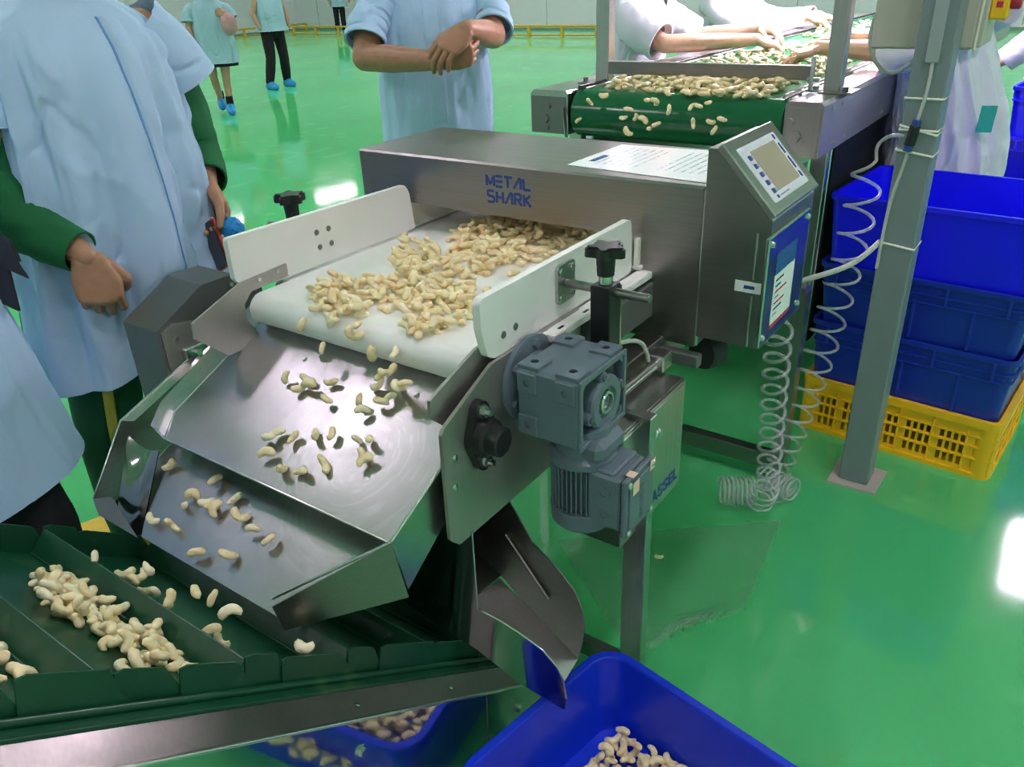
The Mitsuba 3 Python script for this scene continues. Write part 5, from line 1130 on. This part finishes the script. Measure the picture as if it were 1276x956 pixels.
PILE1 = [[-1.224, 0.879], [-1.254, 0.845], [-1.198, 0.838], [-1.134, 0.836], [-1.08, 0.836], [-1.0, 0.836], [-0.917, 0.836], [-0.862, 0.842], [-0.862, 0.899], [-0.888, 0.931], [-0.977, 0.914], [-1.035, 0.917], [-1.081, 0.941], [-1.144, 0.914]]
PILE2 = [[-1.18, 1.085], [-1.001, 1.060], [-0.97, 1.060], [-0.92, 1.063], [-0.875, 1.062], [-0.874, 1.08], [-0.871, 1.107], [-0.877, 1.155], [-1.0, 1.18], [-1.18, 1.16]]
FALL = [[-1.188, 0.467, 0.613], [-1.101, 0.47, 0.66], [-1.142, 0.456, 0.621], [-1.106, 0.455, 0.621], [-1.095, 0.464, 0.615], [-0.994, 0.439, 0.672], [-0.966, 0.47, 0.673], [-0.993, 0.506, 0.62], [-0.906, 0.482, 0.651], [-0.946, 0.463, 0.603], [-0.921, 0.466, 0.601], [-1.201, 0.435, 0.662], [-0.825, 0.543, 0.579], [-1.055, 0.454, 0.61], [-1.178, 0.485, 0.599]]
SORTFALL = [[-1.333, 2.3, 1.129], [-1.375, 2.3, 1.07], [-1.196, 2.3, 1.114], [-1.212, 2.3, 1.089], [-1.173, 2.3, 1.092], [-1.194, 2.3, 1.049], [-1.146, 2.3, 1.084], [-1.126, 2.3, 1.059], [-1.099, 2.3, 1.075], [-1.062, 2.3, 1.119], [-0.98, 2.3, 1.084], [-0.926, 2.3, 1.094], [-0.914, 2.3, 1.07], [-0.892, 2.3, 1.101], [-0.988, 2.3, 1.131], [-0.968, 2.3, 1.135], [-1.284, 2.3, 1.153], [-1.134, 2.3, 1.143], [-1.11, 2.3, 1.139], [-0.939, 2.3, 1.145]]
# heap on the cleat
def incl_heap(poly, n, sep, seed, s_wall, label, group):
    P_ = Polygon(poly).buffer(.004)
    for x, s, lay in scatter(P_, n, sep, seed):
        near = max(0, 1-(s-s_wall)/.10)
        put(inc(x, s+.004*lay, .007+.0105*lay), cn, .30+.1*lay, label, group)
incl_heap(PILE1, 92, .017, 3, .826, 'cream cashew kernel in the heap held by a cleat of the dark green conveyor', 'cashews heaped on the cleated conveyor')
incl_heap(PILE2, 30, .017, 5, 1.049, 'cream cashew kernel at the left edge in the nearest heap on the cleated conveyor', 'cashews in the nearest heap')
# falling and sliding
for p in FALL: put(p, (0, 0, 1), 1.6, 'cashew kernel tumbling onto the dark green cleated conveyor below the chute', 'cashews dropping onto the cleated conveyor')
for p in LOW: put(p, (0, -.41, .91), 1.0, 'cashew kernel sliding over the lower steel pan of the chute', 'cashews on the lower pan')
for p in PAN: put(p, (0, -.45, .89), .9, 'cashew kernel sliding over the upper steel pan of the chute', 'cashews on the upper pan')
for p in NOSE: put(p, (0, -.6, .8), 1.2, 'cashew kernel dropping off the rounded nose of the white belt', 'cashews dropping off the white belt')
# white belt
def belt_z(y):
    return (.92, (0, 0, 1)) if y > .981 else (.886+.034*math.sqrt(max(.02, 1-((.981-y)/.034)**2)), (0, -(.981-y)/.034, 1.0))
for i, (k, n) in enumerate((('P1', 58), ('P3', 84), ('P2', 42), ('P4', 42), ('P5', 56), ('P6', 70), ('P7', 150))):
    for x, y, lay in scatter(Polygon(BELT[k]), n, .0185, 20+i):
        z, up = belt_z(y); own = k in ('P1', 'P3') or (k == 'P2' and NK[0] < 300)
        put((x, y, z+.0062+.0105*lay), up, .2+.15*lay, 'cream cashew kernel on the white belt near its front nose', 'cashews on the white belt', own=own and NK[0] < 300)
for x, y in SINGLES: put((x, y, .9262), (0, 0, 1), .15, own=False)
# the sorting conveyor
for poly, n, sd in (([[-1.36, 2.43], [-1.34, 2.62], [-1.30, 2.75], [-1.10, 2.85], [-.83, 2.755], [-.80, 2.5], [-.80, 2.38], [-.90, 2.36], [-.96, 2.35], [-1.06, 2.36], [-1.22, 2.40]], 330, 31),
                    ([[-1.33, 2.9], [-1.36, 3.6], [-1.25, 3.8], [-1.0, 4.4], [-.80, 4.4], [-.80, 2.8], [-1.05, 2.85]], 420, 32), ([[-1.36, 4.4], [-1.36, 5.6], [-.9, 5.6], [-.80, 4.4]], 220, 33)):
    for x, y, lay in scatter(Polygon(poly), n, .021, sd): put((x, y, QZ+.0065+.011*lay), (0, 0, 1), .25, own=False)
for p in SORTFALL: put(p, (0, -1, .3), 1.2, own=False)
# the near bin: heap in its half away from the spout
BTW = bin_tub('blue_bin', -.334, .831, -10.5, .62, .46, .23)
L('blue_bin', 'open bright blue plastic bin below the reject spout, cashews inside', 'bin')
BM = np.array(BTW.matrix)
for x, y, lay in scatter(Polygon([(-.575, .70), (-.555, .86), (-.525, .95), (-.53, 1.04), (-.40, 1.03), (-.10, .98), (-.14, .58), (-.38, .60), (-.59, .64)]), 900, .024, 44):
    hz = .07*max(0, 1-((x+.33)**2+(y-.70)**2)/.05)
    put((x, y, .060+.012*lay+hz), (0, 0, 1), .35, own=False)
put((-.734, 1.669, .0065), (0, 0, 1), .1, own=False)
vs, fs, o = [], [], 0
for v, Mx in REST:
    m = KERN[v]; w = np.array(m.vertices) @ Mx[:3, :3].T+Mx[:3, 3]; vs.append(w); fs.append(np.array(m.faces)+o); o += len(w)
S('cashew_kernels', tm(np.vstack(vs), np.vstack(fs)), nut_m, True)
L('cashew_kernels', 'other cream cashews further along the white belt, on the sorting conveyor and in the bin', 'cashews', kind='stuff')
